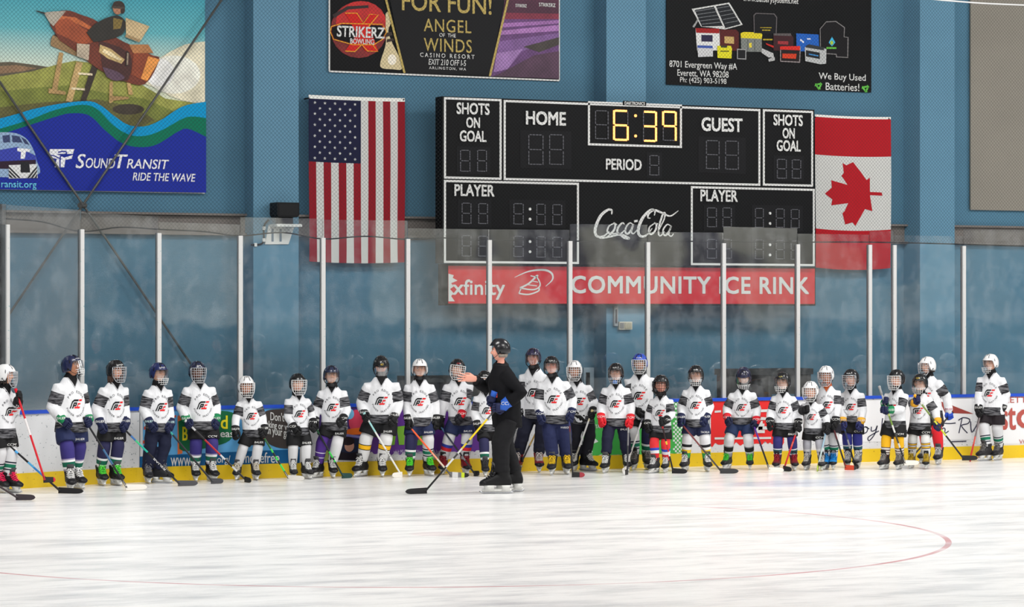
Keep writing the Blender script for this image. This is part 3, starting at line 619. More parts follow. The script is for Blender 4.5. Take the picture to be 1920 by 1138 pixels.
# ---- flags
def flag(name, W_, x0, x1, yt, yb, label, paint, sag, hemcol=(228, 228, 222), skew=0.0):
    a, b_, c, d = W_.rect(x0, yt, x1, yb); wd, ht = c - a, d - b_
    root = thing(name, (a, W_.Y, b_), label, 'flag'); NX, NY = 52, 84; mats = []; parts = {}
    def P3(u, v):       # u to the right, v downwards
        z = d - v * ht - sag * 4 * u * (1 - u) * (0.35 + 0.65 * v)
        y = W_.Y - 0.02 - 0.012 * v * (math.sin(u * 17 + 1.5 * math.sin(v * 3)) + 0.5 * math.sin(u * 31 + v * 4)) - 0.012 * v
        x = a + u * wd + 0.010 * math.sin(v * 5) * (u - 0.5) + skew * v * u
        return Vector((x, y, z))
    for col, nm, u0, u1, v0, v1 in paint:
        mb = MB(); nx = max(2, int(NX * (u1 - u0))); ny = max(2, int(NY * (v1 - v0)))
        for sgn in (0, 1):
            vs = [P3(u0 + (u1 - u0) * i / nx, v0 + (v1 - v0) * j / ny) + Vector((0, 0.003 * sgn, 0)) for j in range(ny + 1) for i in range(nx + 1)]
            fs = [(j * (nx + 1) + i, (j + 1) * (nx + 1) + i, (j + 1) * (nx + 1) + i + 1, j * (nx + 1) + i + 1) for j in range(ny) for i in range(nx)]
            mb.add(vs, fs if sgn == 0 else [tuple(reversed(f)) for f in fs])
        put(mb, nm, cmat(col, 0.8), root, True)
    return root, P3
RED, FW_, NAVY = (134, 14, 30), (198, 198, 195), (20, 22, 54)
paint = [((228, 228, 222), 'header', 0, 1, 0, 0.022), (NAVY, 'canton', 0, 7 / 13, 0.022, 0.40)]
for k in range(13):
    paint.append((RED if k % 2 == 0 else FW_, 'stripe', k / 13, (k + 1) / 13, 0.40 if k < 7 else 0.022, 1.0))
fr_, P3 = flag('starred_flag', Wall(YW - 0.14), 578, 758, 181, 491, 'starred red and white striped flag hung upright beside the scoreboard', paint, 0.02)
mb = MB()
for r in range(11):
    for cidx in range(5 if r % 2 == 0 else 4):
        v = 0.022 + 0.378 * (r + 0.7) / 11.4; u = (7 / 13) * ((cidx + 0.6) / 5.2 + (0 if r % 2 == 0 else 0.5 / 5.2))
        c = P3(u, v); pts = []
        for k in range(10):
            rr_ = 0.026 if k % 2 == 0 else 0.0105; t = PI / 2 + k * PI / 5
            pts.append(c + Vector((rr_ * math.cos(t), -0.004, rr_ * math.sin(t))))
        mb.add(pts + [c + Vector((0, -0.005, 0))], [(10, k, (k + 1) % 10) for k in range(10)])
put(mb, 'star_pattern', cmat(FW_, 0.8), fr_)
paint = [((228, 228, 222), 'header', 0, 1, 0, 0.015), ((170, 14, 28), 'red_field', 0, 1, 0.015, 0.262), (FW_, 'white_field', 0, 1, 0.262, 0.745), ((170, 14, 28), 'red_field', 0, 1, 0.745, 1)]
fc, P3 = flag('maple_leaf_flag', Wall(YW - 0.14), 1527, 1669, 217, 502, 'red and white maple leaf flag hung sideways past the scoreboard', paint, 0.035)
leaf = [(1578, 306), (1585, 310), (1598, 304), (1612, 322), (1623, 338), (1629, 333), (1629, 345), (1629, 360), (1652, 361), (1653, 367), (1629, 366), (1633, 396), (1620, 392), (1602, 424), (1597, 417), (1582, 421), (1577, 400), (1581, 396), (1588, 381), (1557, 385), (1559, 374), (1545, 363), (1558, 352), (1557, 338), (1587, 347), (1576, 330), (1580, 324)]
for root_, xs, yy in ((fr_, (579, 757), (182.5, 185)), (fc, (1529, 1667), (218, 221))):
    for x_, y_ in zip(xs, yy):
        mb = MB(); p = Wall(YW - 0.165).pt(x_, y_ + 1.5); mb.tube([p, Vector((p.x, YW + 0.005, p.z))], 0.012, 8); put(mb, 'hook', BLK2, root_)
mb = MB(); LW = Wall(YW - 0.14); vs, ts = fine_tris(leaf, 12); a, b_, c, d = LW.rect(1527, 217, 1669, 502)
for p in [LW.pt(*q) for q in vs]:
    u = (p.x - a) / (c - a); v = (d - p.z - 0.08 * u * (1 - u)) / (d - b_); q = P3(u, v); mb.v.append(Vector((p.x, q.y - 0.005, p.z))); mb.h.append(0.0)
mb.f = ts; mb.mi = [0] * len(ts); put(mb, 'maple_leaf', cmat((170, 14, 28), 0.8), fc)
# ---- scoreboard
Q = Wall(YW - 0.62); sb = thing('scoreboard', Q.pt(1180, 495), 'large black scoreboard whose lit clock reads 6:39', 'scoreboard')
mb = MB(); a, b_, c, d = Q.rect(829, 193, 1527, 496); mb.box((a, Q.Y, b_), (c, YW - 0.38, d)); put(mb, 'cabinet', BLK, sb)
mb = MB(); T = 0.032
for x0, x1, y0, y1 in ((832, 940, 184, 336), (944, 1425, 196, 343), (1102, 1278, 193, 275), (1430, 1524, 206.5, 349), (832, 1085, 340, 494), (1295, 1527, 351.5, 498)): Q.frame(mb, x0, y0, x1, y1, T, 0, 0.01)
put(mb, 'white_frames', WHT, sb)
mb = MB()
for tx, x0, y0, x1, y1, bd in (('SHOTS', 855, 193, 917, 215, .03), ('ON', 873, 220, 899, 240, .03), ('GOAL', 861, 245, 911, 266, .03), ('HOME', 985, 209, 1060, 235, .035), ('PERIOD', 1135, 298, 1202, 319, .03), ('GUEST', 1314, 221, 1391, 247, .035),
      ('SHOTS', 1449, 215, 1504, 236, .03), ('ON', 1466, 240, 1489, 260, .03), ('GOAL', 1455, 263, 1500, 284, .03), ('PLAYER', 851, 346, 926, 368, .03), ('PLAYER', 1312, 356, 1382, 378, .03), ('DAKTRONICS', 1170, 191, 1208, 197, .03)): Q.text(mb, tx, x0, y0, x1, y1, 0.016, bd * 1.5)
put(mb, 'board_lettering', WHT, sb)
mb = MB(); Q.box(mb, 1167, 190, 1211, 198, 0.010, 0.002); put(mb, 'maker_plate', BLK, sb)
SEGS = {'8': 'abcdefg', '6': 'acdefg', '3': 'abcdg', '9': 'abcfg', ' ': ''}
dimm = cmat((92, 92, 98), 0.5); litm = mat('lit_digit', (1.0, 0.36, 0.085), 0.5, emit=2.7)
BLKD = mat('digit_black', (20, 20, 22), 0.6, spec=0.12)
def digit(x0, y0, x1, y1, ch=' '):
    a, b_, c, d = Q.rect(x0, y0, x1, y1); g = 0.012; t = 0.030; e = 0.10; h = (d + b_) / 2; mb = MB(); Y0, Y1 = Q.Y - 0.016, Q.Y - 0.006
    S_ = dict(a=(a + t, d - t, c - t, d), d=(a + t, b_, c - t, b_ + t), g=(a + t, h - t / 2, c - t, h + t / 2), f=(a, h + g, a + t, d - g), b=(c - t, h + g, c, d - g), e=(a, b_ + g, a + t, h - g), c=(c - t, b_ + g, c, h - g))
    for k, (p, q, r, s) in S_.items():
        lit = k in SEGS[ch]; w_ = 0 if lit else 0.008
        horiz = (r - p) > (s - q)
        if horiz: q += w_; s -= w_
        else: p += w_; r -= w_
        nseg = 1 if lit else 4
        for j in range(nseg):
            if horiz: A = p + (r - p) * j / nseg; Bq = p + (r - p) * (j + (1 if lit else 0.8)) / nseg; mb.box((A, Y0, q), (Bq, Y1, s), 1 if lit else 0)
            else: A = q + (s - q) * j / nseg; Bq = q + (s - q) * (j + (1 if lit else 0.8)) / nseg; mb.box((p, Y0, A), (r, Y1, Bq), 1 if lit else 0)
    put(mb, 'digit', [dimm, litm], sb)
def dots(lst, m):
    for x, y in lst:
        mb = MB(); p = Q.pt(x, y, 0.0); mb.tube([p + Vector((0, -0.004, 0)), p + Vector((0, -0.018, 0))], 0.021, 12); put(mb, 'colon_dot', m, sb)
for r in ((861, 280, 882, 323), (893, 280, 913, 323), (989, 251, 1019, 310), (1028, 251, 1057, 310), (1216, 290, 1236, 330), (1322, 262, 1349, 318), (1358, 263, 1385, 319), (1455, 297, 1475, 336), (1483, 298, 1502, 336)): digit(*r)
for r, ch in (((1114, 206, 1141, 262), ' '), ((1149, 206, 1178, 264), '6'), ((1204, 208, 1231, 266), '3'), ((1241, 208, 1268, 265), '9')): digit(*r, ch)
dots([(1191, 217), (1191, 255)], litm)
for dy in (0, 61):
    for r in ((864, 379, 884, 421), (895, 380, 915, 421), (961, 380, 982, 422), (1004, 381, 1023, 423), (1034, 382, 1054, 423)): digit(r[0], r[1] + dy, r[2], r[3] + dy)
    dots([(993, 392 + dy), (993, 411 + dy)], WHT)
for dy in (0, 59):
    for r in ((1324, 388, 1344, 427), (1353, 388, 1372, 427), (1414, 389, 1432, 428), (1453, 390, 1471, 428), (1481, 391, 1499, 429)): digit(r[0], r[1] + dy, r[2], r[3] + dy)
    dots([(1443, 400 + dy), (1443, 419 + dy)], WHT)
for r in ((856, 275, 919, 327), (975, 245, 1071, 316), (1212, 286, 1241, 334), (1309, 257, 1398, 325), (1450, 292, 1507, 340), (858, 374, 921, 426), (955, 375, 1060, 427), (1319, 384, 1378, 432), (1409, 385, 1505, 433), (858, 436, 921, 487), (955, 437, 1060, 487), (1319, 443, 1378, 491), (1409, 444, 1505, 492)):
    mb = MB(); Q.box(mb, *r, 0.0, 0.005); put(mb, 'digit_panel', BLKD, sb)
mb = MB(); tp = lambda mx, lo=0.8: (lambda t: lo + (mx - lo) * math.sin(PI * min(1, max(0, t))) ** 0.8)
C = lambda *p: list(p)
for pts, wd in ((C((1146, 402), (1146, 394), (1138, 394), (1126, 404), (1118, 420), (1115, 434), (1119, 443), (1130, 443), (1142, 434)), tp(5.5, 1.5)),
    (C((1116, 436), (1124, 446), (1142, 444), (1160, 440), (1170, 446), (1179, 447), (1166, 440), (1150, 438), (1136, 444)), tp(4, 1)),
    (C((1150, 419), (1141, 424), (1138, 434), (1143, 438), (1150, 432), (1153, 422), (1150, 418), (1156, 421)), tp(3.6, 1.6)),
    (C((1170, 421), (1166, 418), (1158, 427), (1157, 436), (1163, 438), (1172, 430)), tp(3.6, 1.4)),
    (C((1186, 421), (1180, 418), (1173, 426), (1172, 436), (1177, 438), (1183, 430), (1187, 420), (1183, 434), (1187, 438), (1196, 428)), tp(3.6, 1.4)),
    (C((1188, 415), (1195, 414)), lambda t: 4),
    (C((1226, 404), (1227, 395), (1219, 394), (1206, 406), (1198, 422), (1196, 436), (1201, 443), (1211, 441), (1222, 428)), tp(5.5, 1.5)),
    (C((1219, 409), (1214, 408), (1216, 400), (1226, 394), (1240, 399), (1256, 405), (1271, 395)), tp(4, 1)),
    (C((1226, 419), (1217, 426), (1216, 436), (1221, 439), (1228, 432), (1230, 421), (1226, 418), (1233, 420)), tp(3.6, 1.6)),
    (C((1233, 434), (1244, 412), (1246, 400), (1242, 402), (1235, 424), (1234, 438), (1238, 442), (1245, 434)), tp(3.4, 1.4)),
    (C((1256, 423), (1250, 421), (1243, 430), (1243, 439), (1248, 441), (1254, 433), (1258, 423), (1253, 438), (1258, 443), (1262, 438)), tp(3.4, 1.4))):
    Q.ribbon(mb, pts, wd, 0.012, 0.003)
put(mb, 'script_lettering', WHT, sb)
# ---- red rink sign
R_ = Wall(YW - 0.50); rs = thing('rink_sign', R_.pt(1180, 570), 'long red community ice rink sign under the scoreboard', 'sign')
mb = MB(); a, b_, c, d = R_.rect(828, 497.5, 1529, 573); mb.box((a, R_.Y, b_), (c, YW - 0.38, d)); put(mb, 'frame', BLK, rs)
mb = MB(); R_.box(mb, 840, 501, 1527, 569.5, 0, 0.012); put(mb, 'red_face', cmat((202, 34, 44), 0.5), rs)
mb = MB(); R_.text(mb, 'COMMUNITY ICE RINK', 1070, 518, 1516, 551, 0.014, 0.045, space=1.08); R_.text(mb, 'xfinity', 848, 524, 946, 562, 0.014, 0.02)
R_.poly(mb, [(840, 513), (850, 516), (848, 521), (857, 526), (845, 531), (850, 537), (843, 542), (850, 550), (845, 555), (852, 565), (840, 565)], 0.014)
put(mb, 'sign_lettering', WHT, rs)
mb = MB(); w2 = lambda t: 0.8 + 3.0 * math.sin(PI * t)
for pts, wd in ((C((964, 520), (990, 509), (1018, 506), (1033, 512), (1035, 524), (1022, 537)), w2), (C((974, 540), (990, 532), (1003, 520), (1008, 516)), 3.2), (C((974, 540), (1000, 543), (1012, 534), (1004, 516)), 2.6), (C((972, 550), (990, 552), (1008, 546), (1010, 540)), 2.6), (C((976, 541), (972, 550)), 2), (C((990, 534), (1006, 536)), 1.6), (C((997, 527), (1008, 529)), 1.6), (C((994, 517), (1007, 520)), 2)):
    R_.ribbon(mb, pts, wd, 0.014, 0.003)
put(mb, 'skate_emblem', WHT, rs)
# ---- speaker, alarm, phone box and other fittings
V = Wall(YW - 0.36)
sp_ = thing('wall_speaker', V.pt(524, 408), 'black speaker box on a white bracket of the first column', 'speaker')
mb = MB(); a, b_, c, d = V.rect(504, 381, 545, 408); mb.loft([[(a + i_ , V.Y - 0.34, z), (c - i_, V.Y - 0.34, z), (c - i_, V.Y - 0.04, z), (a + i_, V.Y - 0.04, z)] for z, i_ in ((b_, 0.02), (b_ + 0.03, 0.0), (d, 0.0))]); put(mb, 'cabinet', BLK2, sp_)
mb = MB(); V.box(mb, 507, 384, 542, 405, 0.34, 0.006); put(mb, 'grille', mat('speaker_cloth', (24, 24, 26), 0.9), sp_)
mb = MB(); a, b_, c, d = V.rect(496, 422, 542, 458); mb.add([V.pt(503, 422, 0.02), V.pt(552, 422, 0.02), V.pt(540, 458, 0.02), V.pt(496, 458, 0.02), V.pt(503, 422, 0.0), V.pt(552, 422, 0.0), V.pt(540, 458, 0.0), V.pt(496, 458, 0.0)], [(3, 2, 1, 0), (0, 1, 5, 4), (1, 2, 6, 5), (2, 3, 7, 6), (3, 0, 4, 7)]); V.box(mb, 505, 421, 552, 426, 0.0, 0.3); put(mb, 'bracket', WHT, sp_)
for x in (508, 523):
    mb = MB(); V.box(mb, x, 429, x + 4, 453, 0.02, 0.005); put(mb, 'slot', cmat((90, 110, 130)), sp_)
mb = MB(); V.box(mb, 512, 404, 540, 424, 0.10, 0.10); put(mb, 'mount', BLK2, sp_)
mb = MB(); mb.tube([V.pt(x, y, 0.02) for x, y in catmull([(503, 412), (494, 424), (494, 448), (490, 457), (478, 459), (470, 459)], 4)], 0.012, 8); put(mb, 'cable', BLK2, sp_, True)
for x, y in ((494, 428), (494, 450), (478, 459)):
    mb = MB(); p = V.pt(x, y, 0.0); mb.box(p + Vector((-0.02, -0.035, -0.025)), p + Vector((0.02, 0, 0.025))); put(mb, 'clip', WHT, sp_)
al = thing('alarm_strobe', V.pt(1164, 612), 'small cream alarm with grey tube on the middle column', 'alarm')
mb = MB(); V.box(mb, 1149, 574, 1156, 611, 0, 0.05); put(mb, 'grey_tube', cmat((150, 156, 160), 0.4), al); mb = MB(); V.box(mb, 1151, 580, 1154, 606, 0.05, 0.008); put(mb, 'dark_slot', cmat((50, 50, 56)), al)
mb = MB(); V.box(mb, 1158, 603, 1182, 618, 0, 0.06); put(mb, 'housing', cmat((205, 200, 186), 0.5), al); mb = MB(); V.box(mb, 1168, 605, 1180, 616, 0.06, 0.012); put(mb, 'lens', cmat((176, 170, 150), 0.4), al); mb = MB(); V.box(mb, 1159, 605, 1166, 616, 0.06, 0.008); put(mb, 'sounder', cmat((130, 130, 128), 0.4), al)
pb = thing('wall_phone_box', W0.pt(1098, 736), 'grey wall box with dark slot behind the white helmet in the middle', 'wall box')
mb = MB(); W0.box(mb, 1089, 689, 1108, 738, 0, 0.10); put(mb, 'housing', cmat((150, 168, 182), 0.5), pb); mb = MB(); W0.box(mb, 1093, 698, 1100, 722, 0.10, 0.01); put(mb, 'slot', BLK2, pb)
def cart(x0, x1, yt, yb, label):
    K = Wall(YB + 1.1); a, b_, c, d = K.rect(x0, yt, x1, yb); root = thing('bleacher_bench', (a, K.Y, 0), label, 'bench', 'dark benches behind the rink glass')
    dk = mat('perforated_dark', (62, 64, 66), 0.7, var=0.25, vs=20)
    mb = MB(); mb.box((a, K.Y - 0.2, d - 0.09), (c, K.Y + 0.2, d)); put(mb, 'seat', dk, root)
    mb = MB(); mb.box((a + 0.04, K.Y + 0.14, b_), (c - 0.04, K.Y + 0.18, d - 0.09)); put(mb, 'back_panel', mat('dark_panel', (40, 44, 48), 0.7), root)
    for x in (a + 0.06, (a + c) / 2, c - 0.06):
        mb = MB(); mb.box((x - 0.03, K.Y - 0.18, 0), (x + 0.03, K.Y + 0.18, d - 0.09)); put(mb, 'leg', cmat((34, 36, 38)), root)
cart(1352, 1512, 691, 740, 'dark bench behind the glass by the skater with the bowed dark helmet')
cart(755, 915, 704, 745, 'dark bench behind the glass beyond the outstretched coach arm')
# ---- advertisements on the boards
D = Board()
def grid_sheet(mb, x0, x1, f0, f1, off, m=0, n=14):
    vs = []; fs = []
    for i in range(n + 1):
        x = x0 + (x1 - x0) * i / n
        vs += [D.pt(x, f0(x), off), D.pt(x, f1(x), off)]
    fs = [(2 * i + 1, 2 * i + 3, 2 * i + 2, 2 * i) for i in range(n)]
    mb.add(vs, fs, m)
def btop(x): return PYH + (on_board(x, 600).xy.dot(FW.xy)) ** -1 * F * (CAMH - (ZT - 0.046))
def zy(x, z): return PYH + F * (CAMH - z) / on_board(x, 600).xy.dot(FW.xy)
def ad(label, x0, x1, zb, zt, col, ragged=0.0):
    root = thing('board_advert', D.pt((x0 + x1) / 2, zy((x0 + x1) / 2, zb)), label, 'advertisement', 'printed adverts on the boards')
    mb = MB(); grid_sheet(mb, x0, x1, lambda x: zy(x, zt), lambda x: zy(x, zb) + (ragged * noise.noise((x * 0.13, 3, 1)) if ragged else 0), 0.004, 0, 60 if ragged else 14)
    put(mb, 'sheet', cmat(col, 0.4), root); return root
def aart(name, polys, root, off0=0.006):
    return art(name, polys, root, D, off0, 0.0006)
r = ad('blue health advert on the boards with a dark oval, behind the smallest white-helmeted skater', 268, 562, 0.27, ZT - 0.05, (96, 168, 220), 9)
aart('advert_picture', [((170, 208, 230), [(268, 768), (320, 766), (316, 800), (270, 806)]), ((226, 120, 70), [(333, 780), (342, 776), (342, 850), (333, 852)]), ((200, 70, 50), [(270, 800), (330, 778), (330, 782), (270, 806)]), ((200, 70, 50), [(268, 826), (322, 817), (322, 821), (268, 832)]),
  ((30, 104, 66), catmull([(334, 790), (370, 776), (410, 770), (440, 776), (445, 800), (430, 826), (396, 838), (350, 846), (334, 840)], 4)[:-1]), ((66, 60, 58), catmull([(492, 780), (500, 770), (525, 767), (556, 768), (561, 800), (556, 836), (525, 840), (496, 826), (486, 800)], 4)[:-1]), ((20, 86, 136), [(262, 856), (420, 848), (562, 842), (562, 868), (420, 872), (262, 882)]), ((236, 240, 244), [(268, 886), (300, 862), (306, 884)])], r)
mb = MB(); D.text(mb, 'd', 414, 779, 427, 804, 0.010, 0.03); D.text(mb, 'B', 342, 800, 352, 826, 0.010, 0.03); put(mb, 'yellow_lettering', cmat((236, 220, 40)), r)
mb = MB(); D.text(mb, 'the easy', 380, 806, 448, 824, 0.010, 0.02); D.text(mb, "Don't let", 507, 772, 548, 788, 0.010, 0.012, sl=0.10); D.text(mb, 'smoking or vaping', 487, 786, 558, 803, 0.010, 0.012, sl=0.16); D.text(mb, 'win your game', 494, 798, 552, 817, 0.010, 0.012, sl=0.16); D.text(mb, 'www.', 320, 858, 360, 874, 0.010, 0.01); D.text(mb, '.org/', 404, 854, 432, 872, 0.010, 0.01); D.text(mb, 'smokefree', 448, 848, 524, 868, 0.010, 0.012); put(mb, 'white_lettering', WHT, r)
r = ad('small photo advert on the boards between the purple-socked and the bowed-head skater', 598, 688, 0.26, ZT - 0.05, (74, 52, 120), 10)
aart('advert_picture', [((214, 70, 96), el(668, 790, 14, 22)), ((120, 190, 230), el(656, 776, 8, 10)), ((226, 110, 40), [(640, 806), (688, 800), (688, 814), (640, 816)]), ((150, 160, 80), [(604, 846), (616, 844), (616, 864), (604, 866)]), ((120, 120, 180), [(638, 812), (682, 818), (682, 822), (638, 817)]), ((32, 40, 64), [(638, 818), (682, 824), (680, 864), (630, 862)]), ((200, 150, 130), el(655, 836, 9, 11)), ((40, 30, 34), el(652, 827, 13, 8)), ((32, 26, 34), catmull([(632, 862), (640, 848), (656, 850), (676, 846), (682, 862)], 3))], r)
r = ad('purple advert on the boards with tall green letters', 690, 908, 0.30, ZT - 0.05, (104, 56, 150), 8)
mb = MB(); D.poly(mb, [(732, 800), (744, 798), (740, 834), (730, 835)], 0.008); D.poly(mb, [(744, 800), (760, 798), (758, 834), (748, 834)], 0.008); D.poly(mb, [(764, 798), (776, 796), (774, 832), (766, 833)], 0.008); D.poly(mb, [(783, 826), (792, 812), (794, 834), (782, 835)], 0.008); put(mb, 'green_letters', cmat((130, 190, 60)), r)
mb = MB(); D.text(mb, 'adult MUC Center  New Mall  And Arenas', 738, 843, 832, 851, 0.008, 0.01); put(mb, 'white_lettering', cmat((205, 190, 225)), r)
r = ad('green advert on the boards with a checkered edge', 1094, 1288, 0.20, ZT - 0.05, (74, 180, 84), 3)
mb = MB()
for i in range(26):
    for j in range(5):
        if (i + j) % 2 == 0 and random.random() < 0.85: x = 1262 + j * 3.6; y = 752 + i * 4; D.poly(mb, [(x, y), (x + 3.4, y), (x + 3.4, y + 3.8), (x, y + 3.8)], 0.006)
D.poly(mb, [(1100, 825), (1116, 822), (1122, 828), (1112, 832), (1102, 830)], 0.006); D.poly(mb, [(1102, 838), (1106, 836), (1112, 848), (1104, 846)], 0.006); D.poly(mb, [(1268, 760), (1278, 759), (1278, 764), (1272, 768)], 0.006); put(mb, 'white_checks', cmat((226, 234, 228)), r)
mb = MB(); D.text(mb, 'MOUNTAIN', 1098, 796, 1130, 803, 0.008, 0.03); put(mb, 'white_lettering', WHT, r)
r = ad('red advert on the boards with big white block letters', 1333, 1470, 0.31, ZT - 0.05, (222, 48, 48), 10)
mb = MB()
for bx in ([(1420, 768, 1446, 773), (1420, 790, 1430, 806), (1414, 800, 1446, 806), (1420, 783, 1446, 788), (1340, 820, 1446, 824), (1340, 770, 1352, 774)]):
    D.poly(mb, [(bx[0], bx[1]), (bx[2], bx[1] - 1), (bx[2], bx[3] - 1), (bx[0], bx[3])], 0.008)
D.text(mb, 'E', 1416, 782, 1434, 812, 0.009, 0.05); put(mb, 'white_lettering', WHT, r)
r = ad('white motorhome dealer advert with dark script and a red peak', 1556, 1822, 0.30, ZT - 0.06, (228, 228, 229))
aart('red_peak', [((150, 66, 60), [(1762, 752), (1780, 758), (1826, 776), (1772, 774)])], r)
mb = MB()
for pts in ([(1622, 800), (1616, 804), (1618, 812), (1625, 810), (1627, 802), (1622, 800), (1630, 804)], [(1634, 800), (1634, 808), (1641, 806), (1645, 798), (1640, 814), (1630, 826), (1628, 820), (1640, 812), (1648, 808)],
            [(1762, 806), (1763, 812), (1768, 803), (1772, 804), (1772, 812), (1779, 808)], [(1755, 806), (1764, 800)], [(1804, 784), (1798, 812)], [(1797, 788), (1806, 783), (1818, 786), (1815, 794), (1803, 798), (1814, 812)], [(1820, 790), (1822, 810), (1830, 800), (1837, 786)], [(1766, 793), (1780, 794), (1792, 793)], [(1784, 828), (1812, 827)],
            [(1700, 806), (1700, 812), (1706, 804), (1712, 806)], [(1655, 784), (1652, 812)]):
    D.ribbon(mb, pts, 1.8, 0.008, 0.001)
put(mb, 'script_lettering', cmat((46, 46, 70)), r)
r = ad('white store advert with large rust red letters, beside the lone skater', 1832, 1990, 0.22, ZT - 0.06, (228, 228, 229))
mb = MB(); D.text(mb, 'EVERETT', 1852, 744, 1925, 755, 0.008, 0.0); D.text(mb, 'st', 1876, 764, 1905, 806, 0.008, 0.03); D.text(mb, 'O', 1906, 766, 1950, 804, 0.008, 0.05); D.text(mb, 'VOLVO', 1911, 824, 1950, 832, 0.008, 0.0); put(mb, 'red_lettering', cmat((176, 84, 76)), r)
# ================================================================== skaters
def mat_jersey():
    m = bpy.data.materials.new('jersey_cloth'); m.use_nodes = True; nt = m.node_tree; b = nt.nodes['Principled BSDF']
    b.inputs['Roughness'].default_value = 0.85; b.inputs['Specular IOR Level'].default_value = 0.15
    a = nt.nodes.new('ShaderNodeAttribute'); a.attribute_name = 'band'
    tc = nt.nodes.new('ShaderNodeTexCoord'); mp = nt.nodes.new('ShaderNodeMapping'); mp.inputs['Scale'].default_value = (9, 9, 60)
    nt.links.new(tc.outputs['Object'], mp.inputs[0]); nz = nt.nodes.new('ShaderNodeTexNoise'); nz.inputs['Scale'].default_value = 1.0; nz.inputs['Detail'].default_value = 4
    nt.links.new(mp.outputs[0], nz.inputs['Vector'])
    heat = ramp_n_(nt, nz.outputs['Fac'], 0.40, 0.64, S(30, 30, 34), S(112, 112, 116))
    f = math_n(nt, 'GREATER_THAN', a.outputs['Fac'], 0.0)
    c = mix_n(nt, f, S(216, 217, 220), heat); nt.links.new(c, b.inputs['Base Color'])
    n2 = nt.nodes.new('ShaderNodeTexNoise'); n2.inputs['Scale'].default_value = 1.0; n2.inputs['Detail'].default_value = 3; n2.inputs['Distortion'].default_value = 1.2
    m2 = nt.nodes.new('ShaderNodeMapping'); m2.inputs['Scale'].default_value = (13, 13, 7); nt.links.new(tc.outputs['Object'], m2.inputs[0]); nt.links.new(m2.outputs[0], n2.inputs['Vector'])
    bp = nt.nodes.new('ShaderNodeBump'); bp.inputs['Strength'].default_value = 0.4; bp.inputs['Distance'].default_value = 0.03
    nt.links.new(n2.outputs['Fac'], bp.inputs['Height']); nt.links.new(bp.outputs[0], b.inputs['Normal']); return m
def ramp_n_(nt, fac, p0, p1, c0, c1):
    r = nt.nodes.new('ShaderNodeValToRGB'); r.color_ramp.elements[0].position = p0; r.color_ramp.elements[1].position = p1
    r.color_ramp.elements[0].color = c0; r.color_ramp.elements[1].color = c1; nt.links.new(fac, r.inputs[0]); return r.outputs[0]
JERSEY = mat_jersey()
LOGO_K = cmat((24, 24, 26), 0.7); LOGO_R = cmat((214, 36, 40), 0.7); LOGO_G = cmat((60, 60, 66), 0.7)
TEXTW = cmat((226, 226, 224), 0.6)
STEEL = mat('blade_steel', (190, 192, 196), 0.25, metal=0.9); HOLD = cmat((216, 216, 212), 0.4)
CHROME = mat('cage_wire', (200, 202, 206), 0.3, metal=0.6); CAGEW = cmat((220, 220, 220), 0.4); CAGEK = cmat((30, 30, 32), 0.4)
VENT = cmat((12, 12, 14), 0.6); PAD = cmat((34, 34, 36), 0.8)
visor = bpy.data.materials.new('clear_visor'); visor.use_nodes = True; nt = visor.node_tree; nt.nodes.remove(nt.nodes['Principled BSDF'])
tr = nt.nodes.new('ShaderNodeBsdfTransparent'); tr.inputs[0].default_value = (0.93, 0.94, 0.95, 1); gl = nt.nodes.new('ShaderNodeBsdfGlossy'); gl.inputs['Roughness'].default_value = 0.08
mx = nt.nodes.new('ShaderNodeMixShader'); mx.inputs[0].default_value = 0.16
nt.links.new(tr.outputs[0], mx.inputs[1]); nt.links.new(gl.outputs[0], mx.inputs[2]); nt.links.new(mx.outputs[0], nt.nodes['Material Output'].inputs[0])

